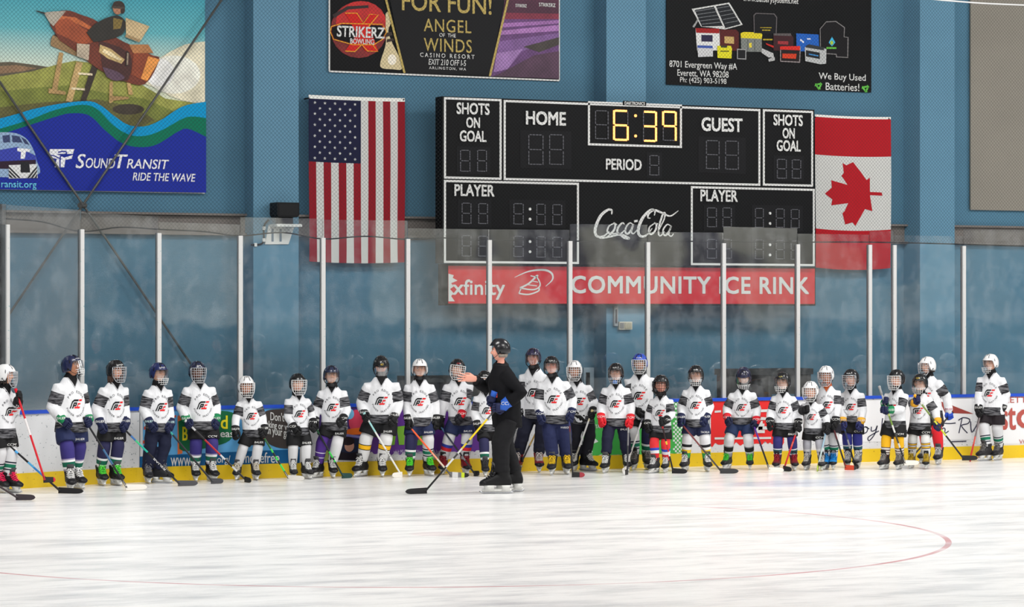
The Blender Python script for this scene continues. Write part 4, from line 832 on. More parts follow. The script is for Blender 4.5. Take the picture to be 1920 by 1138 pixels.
# ---------------------------------------------------------------- templates
def head_mesh(mb, c, R, fem=False, jaw=1.0):
    """a face: skin 0, eye white 1, iris 2, lips 3, brows 4"""
    nu, nv = 40, 30; rings = []; vs = []; idx = {}
    def surf(u, v):
        el_ = -PI / 2 + PI * v; az = 2 * PI * u            # az 0 = front (-y)
        x, y, z = math.cos(el_) * math.sin(az), -math.cos(el_) * math.cos(az), math.sin(el_)
        w_, d_, h_ = 0.074, 0.092, 0.116
        jt = max(0, -z); k = 1 - 0.34 * jt ** 1.5 * jaw
        X, Y, Z = x * w_ * k, y * d_ * (1 - 0.16 * jt ** 1.4), z * h_
        if y < 0:
            f = -y
            g = lambda cx, cz, sx, sz: math.exp(-((X - cx) / sx) ** 2 - ((Z - cz) / sz) ** 2)
            Y += 0.010 * f * math.exp(-(X / 0.05) ** 2) * 0.6
            Y -= 0.024 * g(0, -0.020, 0.011, 0.013) + 0.012 * g(0, 0.002, 0.008, 0.020)
            Y += 0.010 * (g(0.030, 0.012, 0.017, 0.012) + g(-0.030, 0.012, 0.017, 0.012))
            Y -= 0.005 * g(0, 0.036, 0.05, 0.010)
            Y -= 0.007 * g(0, -0.056, 0.020, 0.010) - 0.005 * g(0, -0.055, 0.02, 0.0025)
            Y -= 0.009 * g(0, -0.090, 0.020, 0.014)
            Y -= 0.004 * (g(0.04, -0.02, 0.02, 0.02) + g(-0.04, -0.02, 0.02, 0.02))
        return Vector((X, Y, Z))
    T = lambda p: c + R @ p
    rows = [[surf(u / nu, v / nv) for u in range(nu)] for v in range(1, nv)]
    o = len(mb.v); flatv = [T(p) for r in rows for p in r] + [T(surf(0, 0)), T(surf(0, 1))]
    fs, ms = [], []
    for i in range(len(rows) - 1):
        for j in range(nu):
            k = (j + 1) % nu; f = (i * nu + j, i * nu + k, (i + 1) * nu + k, (i + 1) * nu + j)
            q = (rows[i][j] + rows[i + 1][k]) / 2; m = 0
            if q.y < -0.04:
                if (q.x / 0.022) ** 2 + ((q.z + 0.056) / 0.0105) ** 2 < 1: m = 3
            fs.append(f); ms.append(m)
    nb = len(rows) * nu
    for j in range(nu):
        k = (j + 1) % nu
        fs.append((nb, k, j)); ms.append(0); fs.append((nb + 1, (len(rows) - 1) * nu + j, (len(rows) - 1) * nu + k)); ms.append(0)
    mb.v += flatv; mb.h += [0.0] * len(flatv); mb.f += [tuple(o + i for i in f) for f in fs]; mb.mi += ms
    for sx in (-1, 1):
        e = Vector((sx * 0.030, -0.0735, 0.010))
        tmp = MB(); tmp.ell(e, (0.0122, 0.0085, 0.0066), 10, 8); mb.add([T(p) for p in tmp.v], tmp.f, 1)
        tmp = MB(); tmp.ell(e + Vector((0, -0.0048, 0)), (0.0060, 0.0052, 0.0060), 8, 6); mb.add([T(p) for p in tmp.v], tmp.f, 2)
        tmp = MB(); tmp.tube([(sx * 0.014, -0.090, 0.026), (sx * 0.030, -0.089, 0.031), (sx * 0.046, -0.078, 0.027)], [0.0025, 0.0038, 0.002], 6); mb.add([T(p) for p in tmp.v], tmp.f, 4)
        tmp = MB(); tmp.ell((sx * 0.076, 0.006, -0.004), (0.010, 0.019, 0.030), 8, 8); mb.add([T(p) for p in tmp.v], tmp.f, 0)
HR = (0.106, 0.134, 0.132)
def helmet_mesh():
    mb = MB(); nu, nv = 44, 12
    def rim(az):   # az 0 = front; elevation (z) of the lower edge
        a = abs((az + PI) % (2 * PI) - PI)
        if a < 0.95: return 0.046
        if a < 1.25: return 0.046 - (a - 0.95) / 0.30 * 0.106
        if a < 2.1: return -0.060
        return -0.060 + (a - 2.1) / 1.04 * 0.012
    def sp(az, t, k=1.0):
        zr = rim(az) / HR[2]; e0 = math.asin(max(-0.9, min(0.9, zr))); e = e0 + (PI / 2 - e0) * t
        ce = abs(math.cos(e)) ** 0.86
        x = HR[0] * k * ce * math.sin(az); y = -HR[1] * k * ce * math.cos(az); z = HR[2] * k * (math.sin(e) if e > 0 else math.sin(e))
        up = max(0, math.sin(e)); rg = 0.006 * up * math.exp(-((abs(x) - 0.045) / 0.012) ** 2) + 0.004 * up * math.exp(-(x / 0.016) ** 2)
        return Vector((x * (1 + rg), y, z + rg))
    outer = [[sp(2 * PI * j / nu, i / nv) for j in range(nu)] for i in range(nv)]
    inner = [[p * 0.90 for p in r] for r in outer]
    vs = [p for r in outer for p in r] + [Vector((0, 0, HR[2] + 0.003))] + [p for p in inner[0]] + [p for p in inner[4]]
    fs = []
    for i in range(nv - 1):
        for j in range(nu):
            k = (j + 1) % nu; fs.append((i * nu + j, i * nu + k, (i + 1) * nu + k, (i + 1) * nu + j))
    top = nv * nu
    for j in range(nu): fs.append(((nv - 1) * nu + j, (nv - 1) * nu + (j + 1) % nu, top))
    for j in range(nu):
        k = (j + 1) % nu; fs.append((k, j, top + 1 + j, top + 1 + k)); fs.append((top + 1 + k, top + 1 + j, top + 1 + nu + j, top + 1 + nu + k))
    mb.add(vs, fs)
    # brow ridge, ear covers
    mb.tube([sp(a, 0.0, 1.012) for a in [(-1.0 + 2.0 * i / 12) for i in range(13)]], (0.006, 0.005), 6)
    return mb, sp
HMB, HSP = helmet_mesh()
def vents_mesh():
    mb = MB()
    for az, t in [(a, tt) for a in (-0.42, 0.42) for tt in (0.30, 0.58)] + [(a, 0.42) for a in (-1.25, 1.25, -2.3, 2.3)] + [(0.0, 0.62)] + [(a, 0.10) for a in (-1.55, 1.55)]:
        c = HSP(az, t); n = Vector((c.x / HR[0] ** 2, c.y / HR[1] ** 2, c.z / HR[2] ** 2)).normalized(); u = Vector((0, 0, 1)); u = (u - n * u.dot(n)).normalized(); s_ = n.cross(u)
        a, b = (0.022, 0.007) if t > 0.15 else (0.012, 0.012)
        rr = [[c + n * o_ + u * (a * k * math.cos(2 * PI * q / 12)) + s_ * (b * k * math.sin(2 * PI * q / 12)) for q in range(12)] for o_, k in ((-0.006, 1.0), (0.003, 1.0), (0.0035, 0.6))]
        mb.loft(rr)
    return mb
VMB = vents_mesh()
def cage_pt(a, z):
    """surface in front of the face: a = azimuth, z = height"""
    k = max(0, -z - 0.02) / 0.13
    r = 1 - 0.30 * k ** 1.6
    return Vector((0.104 * r * math.sin(a), -(0.132 - 0.020 * k ** 2) * (0.30 + 0.70 * math.cos(a)) - 0.016, z))
def cage_mesh():
    mb = MB(); r = 0.0027
    for z, am in ((0.046, 1.25), (0.018, 1.3), (-0.012, 1.3), (-0.044, 1.28), (-0.078, 1.2), (-0.112, 1.0), (-0.140, 0.7)):
        mb.tube([cage_pt(-am + 2 * am * i / 12, z) for i in range(13)], r if 0.04 > z > -0.13 else r * 1.5, 5)
    for a in (-1.05, -0.70, -0.38, -0.12, 0.12, 0.38, 0.70, 1.05):
        zl = -0.140 if abs(a) < 0.6 else (-0.125 if abs(a) < 0.9 else -0.095)
        mb.tube([cage_pt(a, 0.046 + (zl - 0.046) * i / 8) for i in range(9)], r, 5)
    for s in (-1, 1): mb.tube([cage_pt(s * 1.28, 0.046), cage_pt(s * 1.33, -0.012), cage_pt(s * 1.28, -0.078), cage_pt(s * 0.95, -0.125), cage_pt(s * 0.65, -0.142)], r * 1.5, 5)
    return mb
CMB = cage_mesh()
def visor_mesh(lo):
    mb = MB(); n, m = 18, 8
    for off, fl_ in ((1.0, 0), (0.975, 1)):
        vs = []
        for j in range(m + 1):
            z = 0.044 + (lo - 0.044) * j / m; am = 1.25 - 0.35 * (j / m) ** 2
            for i in range(n + 1):
                p = cage_pt(-am + 2 * am * i / n, z); vs.append(Vector((p.x * off, p.y * off, p.z)))
        fs = [(j * (n + 1) + i, (j + 1) * (n + 1) + i, (j + 1) * (n + 1) + i + 1, j * (n + 1) + i + 1) for j in range(m) for i in range(n)]
        mb.add(vs, fs if not fl_ else [tuple(reversed(f)) for f in fs])
    return mb
def lowcage_mesh():
    mb = MB(); r = 0.0030
    for z, am in ((-0.062, 1.15), (-0.086, 1.1), (-0.112, 0.95), (-0.138, 0.7)): mb.tube([cage_pt(-am + 2 * am * i / 10, z) for i in range(11)], r, 5)
    for a in (-0.85, -0.5, -0.17, 0.17, 0.5, 0.85): mb.tube([cage_pt(a, -0.062), cage_pt(a, -0.09), cage_pt(a, -0.125 if abs(a) > 0.6 else -0.138)], r, 5)
    return mb
LCMB = lowcage_mesh(); VISMB = visor_mesh(-0.075)
def chin_mesh():
    mb = MB(); pts = []
    mb.ell((0, -0.088, -0.118), (0.034, 0.024, 0.026), 12, 8)
    return mb
CHMB = chin_mesh()
def strap_mesh():
    mb = MB()
    for s in (-1, 1): mb.tube([(s * 0.100, -0.01, -0.045), (s * 0.083, -0.045, -0.085), (s * 0.045, -0.085, -0.118), (0, -0.096, -0.126)], (0.003, 0.007), 6)
    return mb
STMB = strap_mesh()
# ---- skates (toe to -y, ankle over the origin), size for a 25 cm foot
def skate_parts():
    bo = MB()
    bo.loft([[(0.047 * k * math.sin(2 * PI * i / 14), y0 - 0.058 * k2 * math.cos(2 * PI * i / 14), z) for i in range(14)] for z, k, k2, y0 in ((0.085, 0.80, 0.95, 0.02), (0.13, 0.85, 0.95, 0.018), (0.17, 0.95, 1.0, 0.012), (0.205, 1.08, 1.08, 0.012), (0.222, 1.1, 1.05, 0.014))])
    bo.loft([[(w_ * math.cos(2 * PI * i / 14), y, 0.068 + h_ * (0.5 + 0.5 * math.sin(2 * PI * i / 14)) * (1.0)) for i in range(14)] for y, w_, h_ in ((0.085, 0.020, 0.06), (0.072, 0.034, 0.10), (0.03, 0.040, 0.11), (-0.03, 0.041, 0.115), (-0.075, 0.045, 0.092), (-0.115, 0.048, 0.070), (-0.150, 0.044, 0.058), (-0.172, 0.030, 0.046), (-0.180, 0.012, 0.030))])
    boot = remesh(bo, 0.0075, 3, 0.5)
    tg = MB(); tg.loft([[(-0.030 * k, y, z), (0.030 * k, y, z), (0.030 * k, y + 0.014, z + 0.006), (-0.030 * k, y + 0.014, z + 0.006)] for y, z, k in ((-0.10, 0.125, 0.8), (-0.072, 0.160, 0.9), (-0.058, 0.20, 1.0), (-0.062, 0.235, 1.05), (-0.085, 0.262, 0.95))])
    la = MB()
    for k in range(6):
        t = k / 5; y = -0.118 + 0.068 * t; z = 0.128 + 0.085 * t ** 1.15
        la.tube([(-0.034, y + 0.014, z - 0.012), (-0.018, y - 0.008, z + 0.004), (0.018, y - 0.006, z + 0.010), (0.034, y + 0.016, z - 0.006)], 0.0048, 5)
        la.tube([(0.032, y + 0.012, z - 0.010), (0, y - 0.012, z + 0.010), (-0.032, y + 0.02, z + 0.004)], 0.0038, 5)
    for s in (-1, 1):
        la.tube([(0, -0.066, 0.214), (s * 0.022, -0.082, 0.222), (s * 0.034, -0.080, 0.204), (s * 0.016, -0.070, 0.210)], 0.0042, 5); la.tube([(0, -0.068, 0.212), (s * 0.020, -0.090, 0.185), (s * 0.026, -0.096, 0.165)], 0.0038, 5)
    ho = MB()
    for y0, y1 in ((0.075, 0.0), (-0.06, -0.150)):
        ho.loft([[(-w_, a, z), (w_, a, z), (w_, b_, z), (-w_, b_, z)] for z, w_, a, b_ in ((0.072, 0.030, y0, y1), (0.050, 0.018, y0 - 0.008, y1 + 0.006), (0.026, 0.013, y0, y1))])
    ho.loft([[(-0.011, y, 0.018), (0.011, y, 0.018), (0.011, y, 0.042), (-0.011, y, 0.042)] for y in (0.085, 0.0, -0.10, -0.165)])
    ru = MB(); ru.loft([[(-0.0025, y, z0), (0.0025, y, z0), (0.0025, y, 0.024), (-0.0025, y, 0.024)] for y, z0 in ((0.105, 0.016), (0.085, 0.003), (0.0, 0.0), (-0.12, 0.0), (-0.165, 0.004), (-0.190, 0.018))])
    cp = MB(); cp.loft([[(w_ * math.cos(2 * PI * i / 12), y, 0.067 + h_ * (0.5 + 0.5 * math.sin(2 * PI * i / 12))) for i in range(12)] for y, w_, h_ in ((-0.132, 0.049, 0.056), (-0.150, 0.047, 0.054), (-0.174, 0.034, 0.046), (-0.186, 0.014, 0.030))])
    return boot, tg, la, ho, ru, cp
BOOT, TG, LA, HO, RU, CP = skate_parts()
def tm(mb, name): 
    me = bpy.data.meshes.new(name); me.from_pydata([tuple(p) for p in mb.v], [], mb.f); me.polygons.foreach_set('use_smooth', [True] * len(me.polygons)); me.update(); return me
BOOT.name = 'skate'; BOOT.polygons.foreach_set('use_smooth', [True] * len(BOOT.polygons))
SK = dict(skate=BOOT, tongue=tm(TG, 'tongue'), lace=tm(LA, 'lace'), blade_holder=tm(HO, 'blade_holder'), runner=tm(RU, 'runner'), toe_cap=tm(CP, 'toe_cap'))
for m in SK.values(): m.materials.append(None)
def slot(o, m): o.material_slots[0].link = 'OBJECT'; o.material_slots[0].material = m
def inst(name, me, m, parent, M=None):
    o = bpy.data.objects.new(name, me); COL.objects.link(o); o.parent = parent; slot(o, m)
    if M is not None: o.matrix_local = M
    return o
def skate(root, foot, yaw, col, lace, sc_=1.0, holder=None, cap=None, tilt=0.0):
    M = Matrix.Translation(foot) @ Matrix.Rotation(yaw, 4, 'Z') @ Matrix.Rotation(tilt, 4, 'Y') @ Matrix.Diagonal((sc_ * 1.14, sc_, sc_, 1))
    b = inst('skate', SK['skate'], cmat(col, 0.55), root, M)
    inst('tongue', SK['tongue'], PAD if sum(col) > 150 else cmat((70, 70, 72), 0.8), b); inst('lace', SK['lace'], cmat(lace, 0.8), b)
    inst('blade_holder', SK['blade_holder'], holder or HOLD, b); inst('runner', SK['runner'], STEEL, b); inst('toe_cap', SK['toe_cap'], cmat(cap or (26, 26, 28), 0.4), b)
    return b
# ---- a stroke logo and its round lettering, kept as flat pieces in metres on the chest
def logo2d():
    sh = lambda x, y: ((x - 0.53) * 0.122 + (y - 0.5) * 0.040, (y - 0.5) * 0.104)
    K = [[(0.0, 0), (0.12, 0), (0.12, 0.66), (0.22, 0.80), (0.66, 0.80), (0.66, 1.0), (0.14, 1.0), (0.0, 0.80)],
         [(0.22, 0), (0.35, 0), (0.35, 0.52), (0.22, 0.66)], [(0.22, 0.66), (0.35, 0.52), (0.50, 0.52), (0.58, 0.68), (0.26, 0.68)], [(0.46, 0.52), (0.58, 0.68), (0.60, 0.32), (0.48, 0.40)], [(0.35, 0.24), (0.54, 0.24), (0.60, 0.32), (0.48, 0.40), (0.35, 0.40)]]
    Rr = [[(0.72, 0.80), (1.06, 0.80), (1.10, 1.0), (0.72, 1.0)], [(0.68, 0.42), (0.98, 0.42), (1.0, 0.60), (0.68, 0.60)], [(0.45, 0.0), (1.02, 0.0), (1.04, 0.20), (0.45, 0.20)], [(0.68, 0.20), (0.78, 0.20), (0.78, 0.42), (0.68, 0.42)]]
    out = []
    for grp in (K, Rr):
        V_, F_ = [], []
        for p in grp:
            vs, ts = fine_tris([(x * 100, y * -60) for x, y in p], 14); o = len(V_)
            V_ += [sh(x / 100, y / -60) for x, y in vs]; F_ += [tuple(o + i for i in t) for t in ts]
        out.append((V_, F_))
    return out
LOGO = logo2d()
def ring_text(body, rad, a0, a1, hgt, flip):
    V_, F_ = [], []; n = len(body)
    for i, ch in enumerate(body):
        if ch == ' ': continue
        vs, fs, asp = text2d(ch, 0.0); w_ = hgt * min(1.15, asp * 1.12); a = a0 + (a1 - a0) * i / (n - 1); o = len(V_)
        for x, y in vs:
            X, Y = (x - 0.5) * w_, (y - 0.5) * hgt
            if not flip: r = rad + Y; V_.append((0.82 * r * math.sin(a) + X * math.cos(a), r * math.cos(a) - X * math.sin(a)))
            else: r = rad - Y; V_.append((0.82 * r * math.sin(a) + X * math.cos(a), -r * math.cos(a) + X * math.sin(a)))
        F_ += [tuple(o + k for k in f) for f in fs]
    return V_, F_
RT_TOP = ring_text('PRO EDGE', 0.142, -0.98, 0.98, 0.027, False); RT_BOT = ring_text('POWER SKATING', 0.142, -1.2, 1.2, 0.023, True)
def project(bvh, vf, O, ex, ey, n, lift=0.004, flip=None):
    """press flat pieces on a surface along -n"""
    V_, F_ = vf; vs, ok = [], []
    for x, y in V_:
        p = O + ex * x + ey * y
        h = bvh.ray_cast(p + n * 0.6, -n, 1.2)
        if h[0] is None or (h[0] - p).length > 0.16: vs.append(p); ok.append(False)
        else: vs.append(h[0] + h[1] * lift if h[1].dot(n) > 0 else h[0] + n * lift); ok.append(True)
    fs = [f if True else f for f in F_ if all(ok[i] for i in f)]
    mb = MB()
    for f in fs: pass
    mb.add(vs, fs); return mb
def face_out(mb, n):
    out = []
    for f in mb.f:
        a, b, c = [mb.v[i] for i in f[:3]]
        out.append(f if (b - a).cross(c - a).dot(n) > 0 else tuple(reversed(f)))
    mb.f = out; return mb
def bvh_of(me, mw=None):
    vs = [v.co.copy() for v in me.vertices]
    return BVHTree.FromPolygons([tuple(mw @ v if mw else v) for v in vs], [tuple(p.vertices) for p in me.polygons])
def seg_t(p, a, b):
    d = b - a; t = max(0, min(1, (p - a).dot(d) / max(1e-9, d.dot(d)))); return t, (p - a - d * t).length
def ik(s, h, l1, l2, pole):
    d = h - s; L = d.length; mx = (l1 + l2) * 0.995
    if L > mx: h = s + d * (mx / L); d = h - s; L = mx
    c = (l1 * l1 - l2 * l2 + L * L) / (2 * L); r = math.sqrt(max(0, l1 * l1 - c * c)); dn = d.normalized()
    pv = (pole - dn * pole.dot(dn)); pv = pv.normalized() if pv.length > 1e-5 else Vector((0, 1, 0))
    return s + dn * c + pv * r, h
# ---- a hand: palm, four bent fingers and a thumb. gloved hands are bulky, bare ones slim
def hand_pts(mb, H, d, n, lat, k=1.0, bulk=1.0, curl=1.0, m=0, thumb_side=1, splay=0.0):
    P_ = lambda a, l, o: H + d * (a * k) + lat * (l * k) + n * (o * k)
    w_ = 0.040 * (0.85 + 0.25 * bulk); t = 0.016 + 0.013 * bulk
    rings = []
    for a, kw, kt in ((-0.062, 0.70, 0.95), (-0.03, 0.92, 1.05), (0.015, 1.05, 1.0), (0.045, 1.0, 0.85)):
        rings.append([P_(a, w_ * kw * math.copysign(abs(math.cos(q)) ** 0.6, math.cos(q)), t * kt * math.copysign(abs(math.sin(q)) ** 0.6, math.sin(q))) for q in [2 * PI * i / 14 for i in range(14)]])
    mb.loft(rings, m)
    r = 0.0082 + 0.0052 * bulk; L = (0.92, 1.05, 1.0, 0.80)
    for i in range(4):
        l = (-0.75 + 0.5 * i) * w_ * 1.02; ln = L[i]; sp_ = (i - 1.5) * splay
        b = [(0.040, l, 0.0), (0.040 + 0.034 * ln, l + sp_ * 0.03, -0.006 * curl), (0.040 + (0.062 - 0.022 * curl) * ln, l + sp_ * 0.055, -0.040 * curl), (0.040 + (0.092 - 0.085 * curl) * ln, l + sp_ * 0.08, -0.058 * curl)]
        mb.tube([P_(*q) for q in b], [r, r * 1.02, r * 0.95, r * 0.78], 8, m)
    s = thumb_side
    b = [(-0.030, s * w_ * 0.72, -0.006), (0.004, s * w_ * 1.28, -0.022), (0.032, s * w_ * (1.30 - 0.35 * curl), -0.034 - 0.012 * curl), (0.055, s * w_ * (1.25 - 0.75 * curl), -0.040 - 0.014 * curl)]
    mb.tube([P_(*q) for q in b], [r * 1.35, r * 1.2, r * 1.05, r * 0.8], 8, m)
def sockmat(name, stops): return ramp_mat('sock_' + name, stops)
VAN = [(0, (24, 24, 28)), (0.06, (150, 144, 160)), (0.13, (226, 226, 226)), (0.20, (16, 98, 76)), (0.36, (226, 226, 226)), (0.43, (150, 140, 170)), (0.48, (52, 44, 112))]
SOCKS = dict(
    purpvan=VAN, navyvan=[(0, (24, 24, 28)), (0.08, (150, 150, 158)), (0.13, (226, 226, 226)), (0.20, (16, 98, 76)), (0.36, (226, 226, 226)), (0.44, (36, 36, 72))],
    whitegreen=[(0, (206, 206, 208)), (0.20, (30, 34, 50)), (0.25, (206, 206, 208)), (0.29, (16, 110, 82)), (0.42, (206, 206, 208)), (0.46, (30, 34, 50)), (0.51, (206, 206, 208))],
    white=[(0, (208, 208, 210))], whitegrey=[(0, (150, 150, 156)), (0.2, (206, 206, 208)), (0.30, (160, 160, 168)), (0.40, (206, 206, 208)), (0.55, (170, 170, 178))],
    purple=[(0, (76, 44, 130)), (0.22, (210, 205, 220)), (0.25, (76, 44, 130)), (0.40, (210, 205, 220)), (0.43, (76, 44, 130))],
    bruins=[(0, (214, 214, 214)), (0.44, (20, 20, 22)), (0.47, (240, 182, 24)), (0.62, (20, 20, 22)), (0.65, (214, 214, 214))],
    blured=[(0, (200, 200, 202)), (0.36, (206, 38, 50)), (0.50, (42, 56, 150)), (0.62, (212, 212, 214))],
    redblue=[(0, (200, 34, 44)), (0.32, (220, 220, 222)), (0.46, (50, 70, 180)), (0.58, (222, 52, 58))],
    greengold=[(0, (54, 158, 74)), (0.24, (236, 196, 40)), (0.38, (220, 220, 218)), (0.50, (30, 30, 34)), (0.62, (214, 214, 216))],
    blackband=[(0, (140, 140, 144)), (0.20, (200, 200, 202)), (0.27, (24, 24, 26)), (0.48, (140, 140, 144)), (0.53, (212, 212, 214))],
    teal=[(0, (84, 44, 90)), (0.16, (216, 216, 218)), (0.22, (40, 90, 100)), (0.40, (216, 216, 218)), (0.45, (48, 44, 106))],
    teal2=[(0, (210, 210, 212)), (0.10, (40, 44, 60)), (0.15, (214, 214, 216)), (0.28, (36, 88, 104)), (0.44, (214, 214, 216)), (0.50, (52, 56, 140))],
    yellow=[(0, (80, 46, 44)), (0.10, (220, 216, 210)), (0.17, (80, 46, 44)), (0.22, (220, 216, 210)), (0.30, (80, 46, 44)), (0.35, (220, 216, 210)), (0.44, (80, 46, 44)), (0.48, (240, 182, 30))],
    pens=[(0, (210, 210, 208)), (0.38, (60, 40, 40)), (0.42, (226, 176, 50)), (0.47, (60, 40, 40)), (0.50, (214, 214, 212)), (0.55, (60, 40, 40)), (0.58, (226, 176, 50)), (0.63, (60, 40, 40)), (0.66, (210, 210, 208))],
    red=[(0, (206, 30, 42))], navy=[(0, (32, 36, 62))])
SKINS = dict(fair=(222, 168, 142), tan=(186, 128, 98), dark=(104, 66, 50), rosy=(226, 160, 140))

def person(K):
    g = K.get
    feet = K['feet']; yf = sum(f[1] for f in feet) / len(feet); xf = sum(f[0] for f in feet) / len(feet)
    zc = F * CAMH / (yf - PYH)
    zmin = g('zc')
    if zmin: zc = zmin
    base = at_zc(xf, PYH + F * CAMH / zc, zc); base.z = 0
    # keep clear of the boards
    s_near = s_of_px(xf); bp0 = path(s_near); nrm = path_n(s_near); gap = (Vector((base.x, base.y)) - bp0).dot(nrm)
    if gap < 0.34: base += Vector((*nrm, 0)) * (0.34 - gap); zc = base.xy.dot(FW.xy)
    hx, hy = K['head']; top = at_zc(hx, hy, zc); Ht = top.z; pl = zc / F
    hs = g('hs', 1.06); Sz = Ht - 0.262 * hs; u = Sz / 1.31; wk = g('w', 1.0)
    ang = math.atan2(base.x, base.y); yaw = -ang + math.radians(g('turn', 0)); 
    Rz = Matrix.Rotation(yaw, 3, 'Z'); lean = math.radians(g('lean', 0))
    hip_z = 0.52 * Sz
    side = top - base; side.z = 0; side = RT * side.dot(RT)
    def bend(p):
        p = p.copy()
        if p.z > hip_z and lean:
            d = p.z - hip_z; p.y -= math.sin(lean) * d; p.z = hip_z + math.cos(lean) * d + 0.0
        return p
    def T(p):       # figure -> world (relative to base)
        q = Rz @ bend(Vector(p)); t = min(1, max(0, (q.z - 0.15) / (Ht - 0.25)))
        return q + side * t
    if lean:   # leaning forward moves the head: put it back where it is seen
        tt = Rz @ bend(Vector((0, 0, Ht - 0.16))); side = side - RT * (tt.dot(RT))
    root_name = 'person'
    ex, ey_, fw = Rz @ Vector((1, 0, 0)), Vector((0, 0, 1)), Rz @ Vector((0, -1, 0))
    coach = g('coach', False)
    SS = min(1.1, max(0.9, u)) * g('ss', 1.0) * 1.16
    # arms ---------------------------------------------------------
    sh_w = 0.143 * u * wk * (1.12 if coach else 1); l1, l2 = 0.222 * u, 0.262 * u
    arms = {}
    for k, sx in (('L', -1), ('R', 1)):
        s = T((sx * sh_w, 0, 0.895 * Sz)); hd = K['hands'].get(k)
        if hd is None: h = T((sx * 0.24 * u, 0.03, 0.56 * Sz))
        else: h = at_zc(hd[0], hd[1], zc - (hd[2] if len(hd) > 2 else 0.19)) - base
        out = (ex * sx * 0.36 - fw * 0.75 + Vector((0, 0, -0.15)))
        e, h = ik(s, h, l1, l2, out); arms[k] = (s, e, h)
    # stick --------------------------------------------------------
    st = g('stick')
    if st:
        hq = stick_heel(st['heel']); zh = (hq - CAM).dot(FW)
        if st.get('front', True) and zh > zc - 0.16:        # held before the body: the blade hovers a little over the ice
            hq = at_zc(st['heel'][0], st['heel'][1], zc - 0.16); hq.z = max(0.035, hq.z)
        st['_heel'] = hq
    # body ---------------------------------------------------------
    skin = SKINS[g('skin', 'fair')]
    ring = lambda z, a, b, n=16, yo=0.0: [T((a * math.cos(2 * PI * i / n), yo + b * math.sin(2 * PI * i / n), z)) for i in range(n)]
    fl = []
    for i, f in enumerate(feet):
        p = on_ice(f[0], f[1]) if not zmin and gap >= 0.34 else at_zc(f[0], f[1], zc)
        p.z = 0; p -= base
        # keep both feet near the figure
        d = p.dot(FW); p -= FW * (d - max(-0.16, min(0.16, d)))
        fy = -ang + math.radians(f[2] if len(f) > 2 else g('turn', 0)); lift = math.radians(f[3]) if len(f) > 3 else 0.0
        fl.append((p, fy, lift))
    fl.sort(key=lambda q: (q[0]).dot(ex))
    legs = []
    for sx, (p, fy, lf) in zip((-1, 1), fl):
        hip = T((sx * 0.085 * u * wk, 0, 0.56 * Sz)); ank = p + Vector((0, 0, 0.20 * SS)); fd = Matrix.Rotation(fy, 3, 'Z') @ Vector((0, -1, 0))
        knee = hip.lerp(ank, 0.48) + fd * g('knee', 0.05) * u
        legs.append((hip, knee, ank, fd, p, fy, lf))
    hc = T((0, -0.015, Ht - 0.137 * hs)); 
    Rh = Matrix.Rotation(-ang + math.radians(g('look', g('turn', 0))), 3, 'Z') @ Matrix.Rotation(math.radians(g('pitch', 0)), 3, 'X') @ Matrix.Rotation(math.radians(g('roll', 0)), 3, 'Y')
    if g('pitch') or lean: hc = at_zc(hx, hy, zc) - base - Rh @ Vector((0, 0, 0.137 * hs)) + FW * (hc - (at_zc(hx, hy, zc) - base)).dot(FW)
    bm = MB()
    bm.loft([ring(z * Sz, a * u * wk, b * u) for z, a, b in ((0.545, 0.10, 0.070), (0.60, 0.118, 0.080), (0.70, 0.12, 0.085), (0.86, 0.135, 0.09), (0.93, 0.12, 0.075), (0.985, 0.055, 0.055))])
    bm.tube([T((0, 0.012, 0.95 * Sz)), T((0, 0.004, Sz)), hc + Rh @ Vector((0, 0.012, -0.09)), hc + Rh @ Vector((0, 0.015, -0.04))], [0.055, 0.050, 0.046, 0.044], 14)
    for k in 'LR':
        s, e, h = arms[k]; bm.tube([s, s.lerp(e, .5), e, e.lerp(h, .5), h], [0.044 * u, 0.042 * u, 0.036 * u, 0.034 * u, 0.026 * u], 10)
    for hip, knee, ank, fd, p, fy, lf in legs: bm.tube([hip, hip.lerp(knee, .5), knee, knee.lerp(ank, .4), ank], [0.072 * u, 0.066 * u, 0.050 * u, 0.050 * u, 0.036 * u], 10)
    me = remesh(bm, 0.026, 2, 0.4)
    hb = MB(); head_mesh(hb, hc, Rh @ Matrix.Scale(hs, 3), jaw=g('jaw', 1.0))
    nb0 = len(me.vertices); body = MB(); body.v = [v.co.copy() for v in me.vertices]; body.h = [0.0] * nb0; body.f = [tuple(p.vertices) for p in me.polygons]; body.mi = [0] * len(body.f)
    bpy.data.meshes.remove(me); body.add(hb.v, hb.f); body.mi = body.mi[:len(body.mi) - len(hb.f)] + hb.mi
    if coach:
        s, e, h = arms['L']; dd = (-RT * 0.97 + Vector((0, 0, 0.10)) - FW * 0.15).normalized(); n_ = -FW - dd * (-FW).dot(dd); n_.normalize()
        tmp = MB(); hand_pts(tmp, h + dd * 0.05, dd, n_, dd.cross(n_) * (1 if dd.cross(n_).z > 0 else -1), 1.25, 0.26, 0.06, 0, 1, 0.10)
        tm_ = remesh(tmp, 0.0045, 2, 0.4); body.add([v.co.copy() for v in tm_.vertices], [tuple(p.vertices) for p in tm_.polygons]); bpy.data.meshes.remove(tm_)
    root = link(root_name, bpy.data.meshes.new('person'), None, None)
    root.data.from_pydata([tuple(p) for p in body.v], [], body.f); 
    for m_ in (mat('skin_' + g('skin', 'fair'), skin, 0.55, spec=0.3), cmat((230, 228, 224), 0.3), cmat((40, 30, 26), 0.3), cmat(tuple(int(c * 0.78) if i else int(c * 0.92) for i, c in enumerate(skin)), 0.5), cmat((70, 50, 38), 0.8)): root.data.materials.append(m_)
    root.data.polygons.foreach_set('material_index', body.mi); root.data.polygons.foreach_set('use_smooth', [True] * len(body.f)); root.data.update()
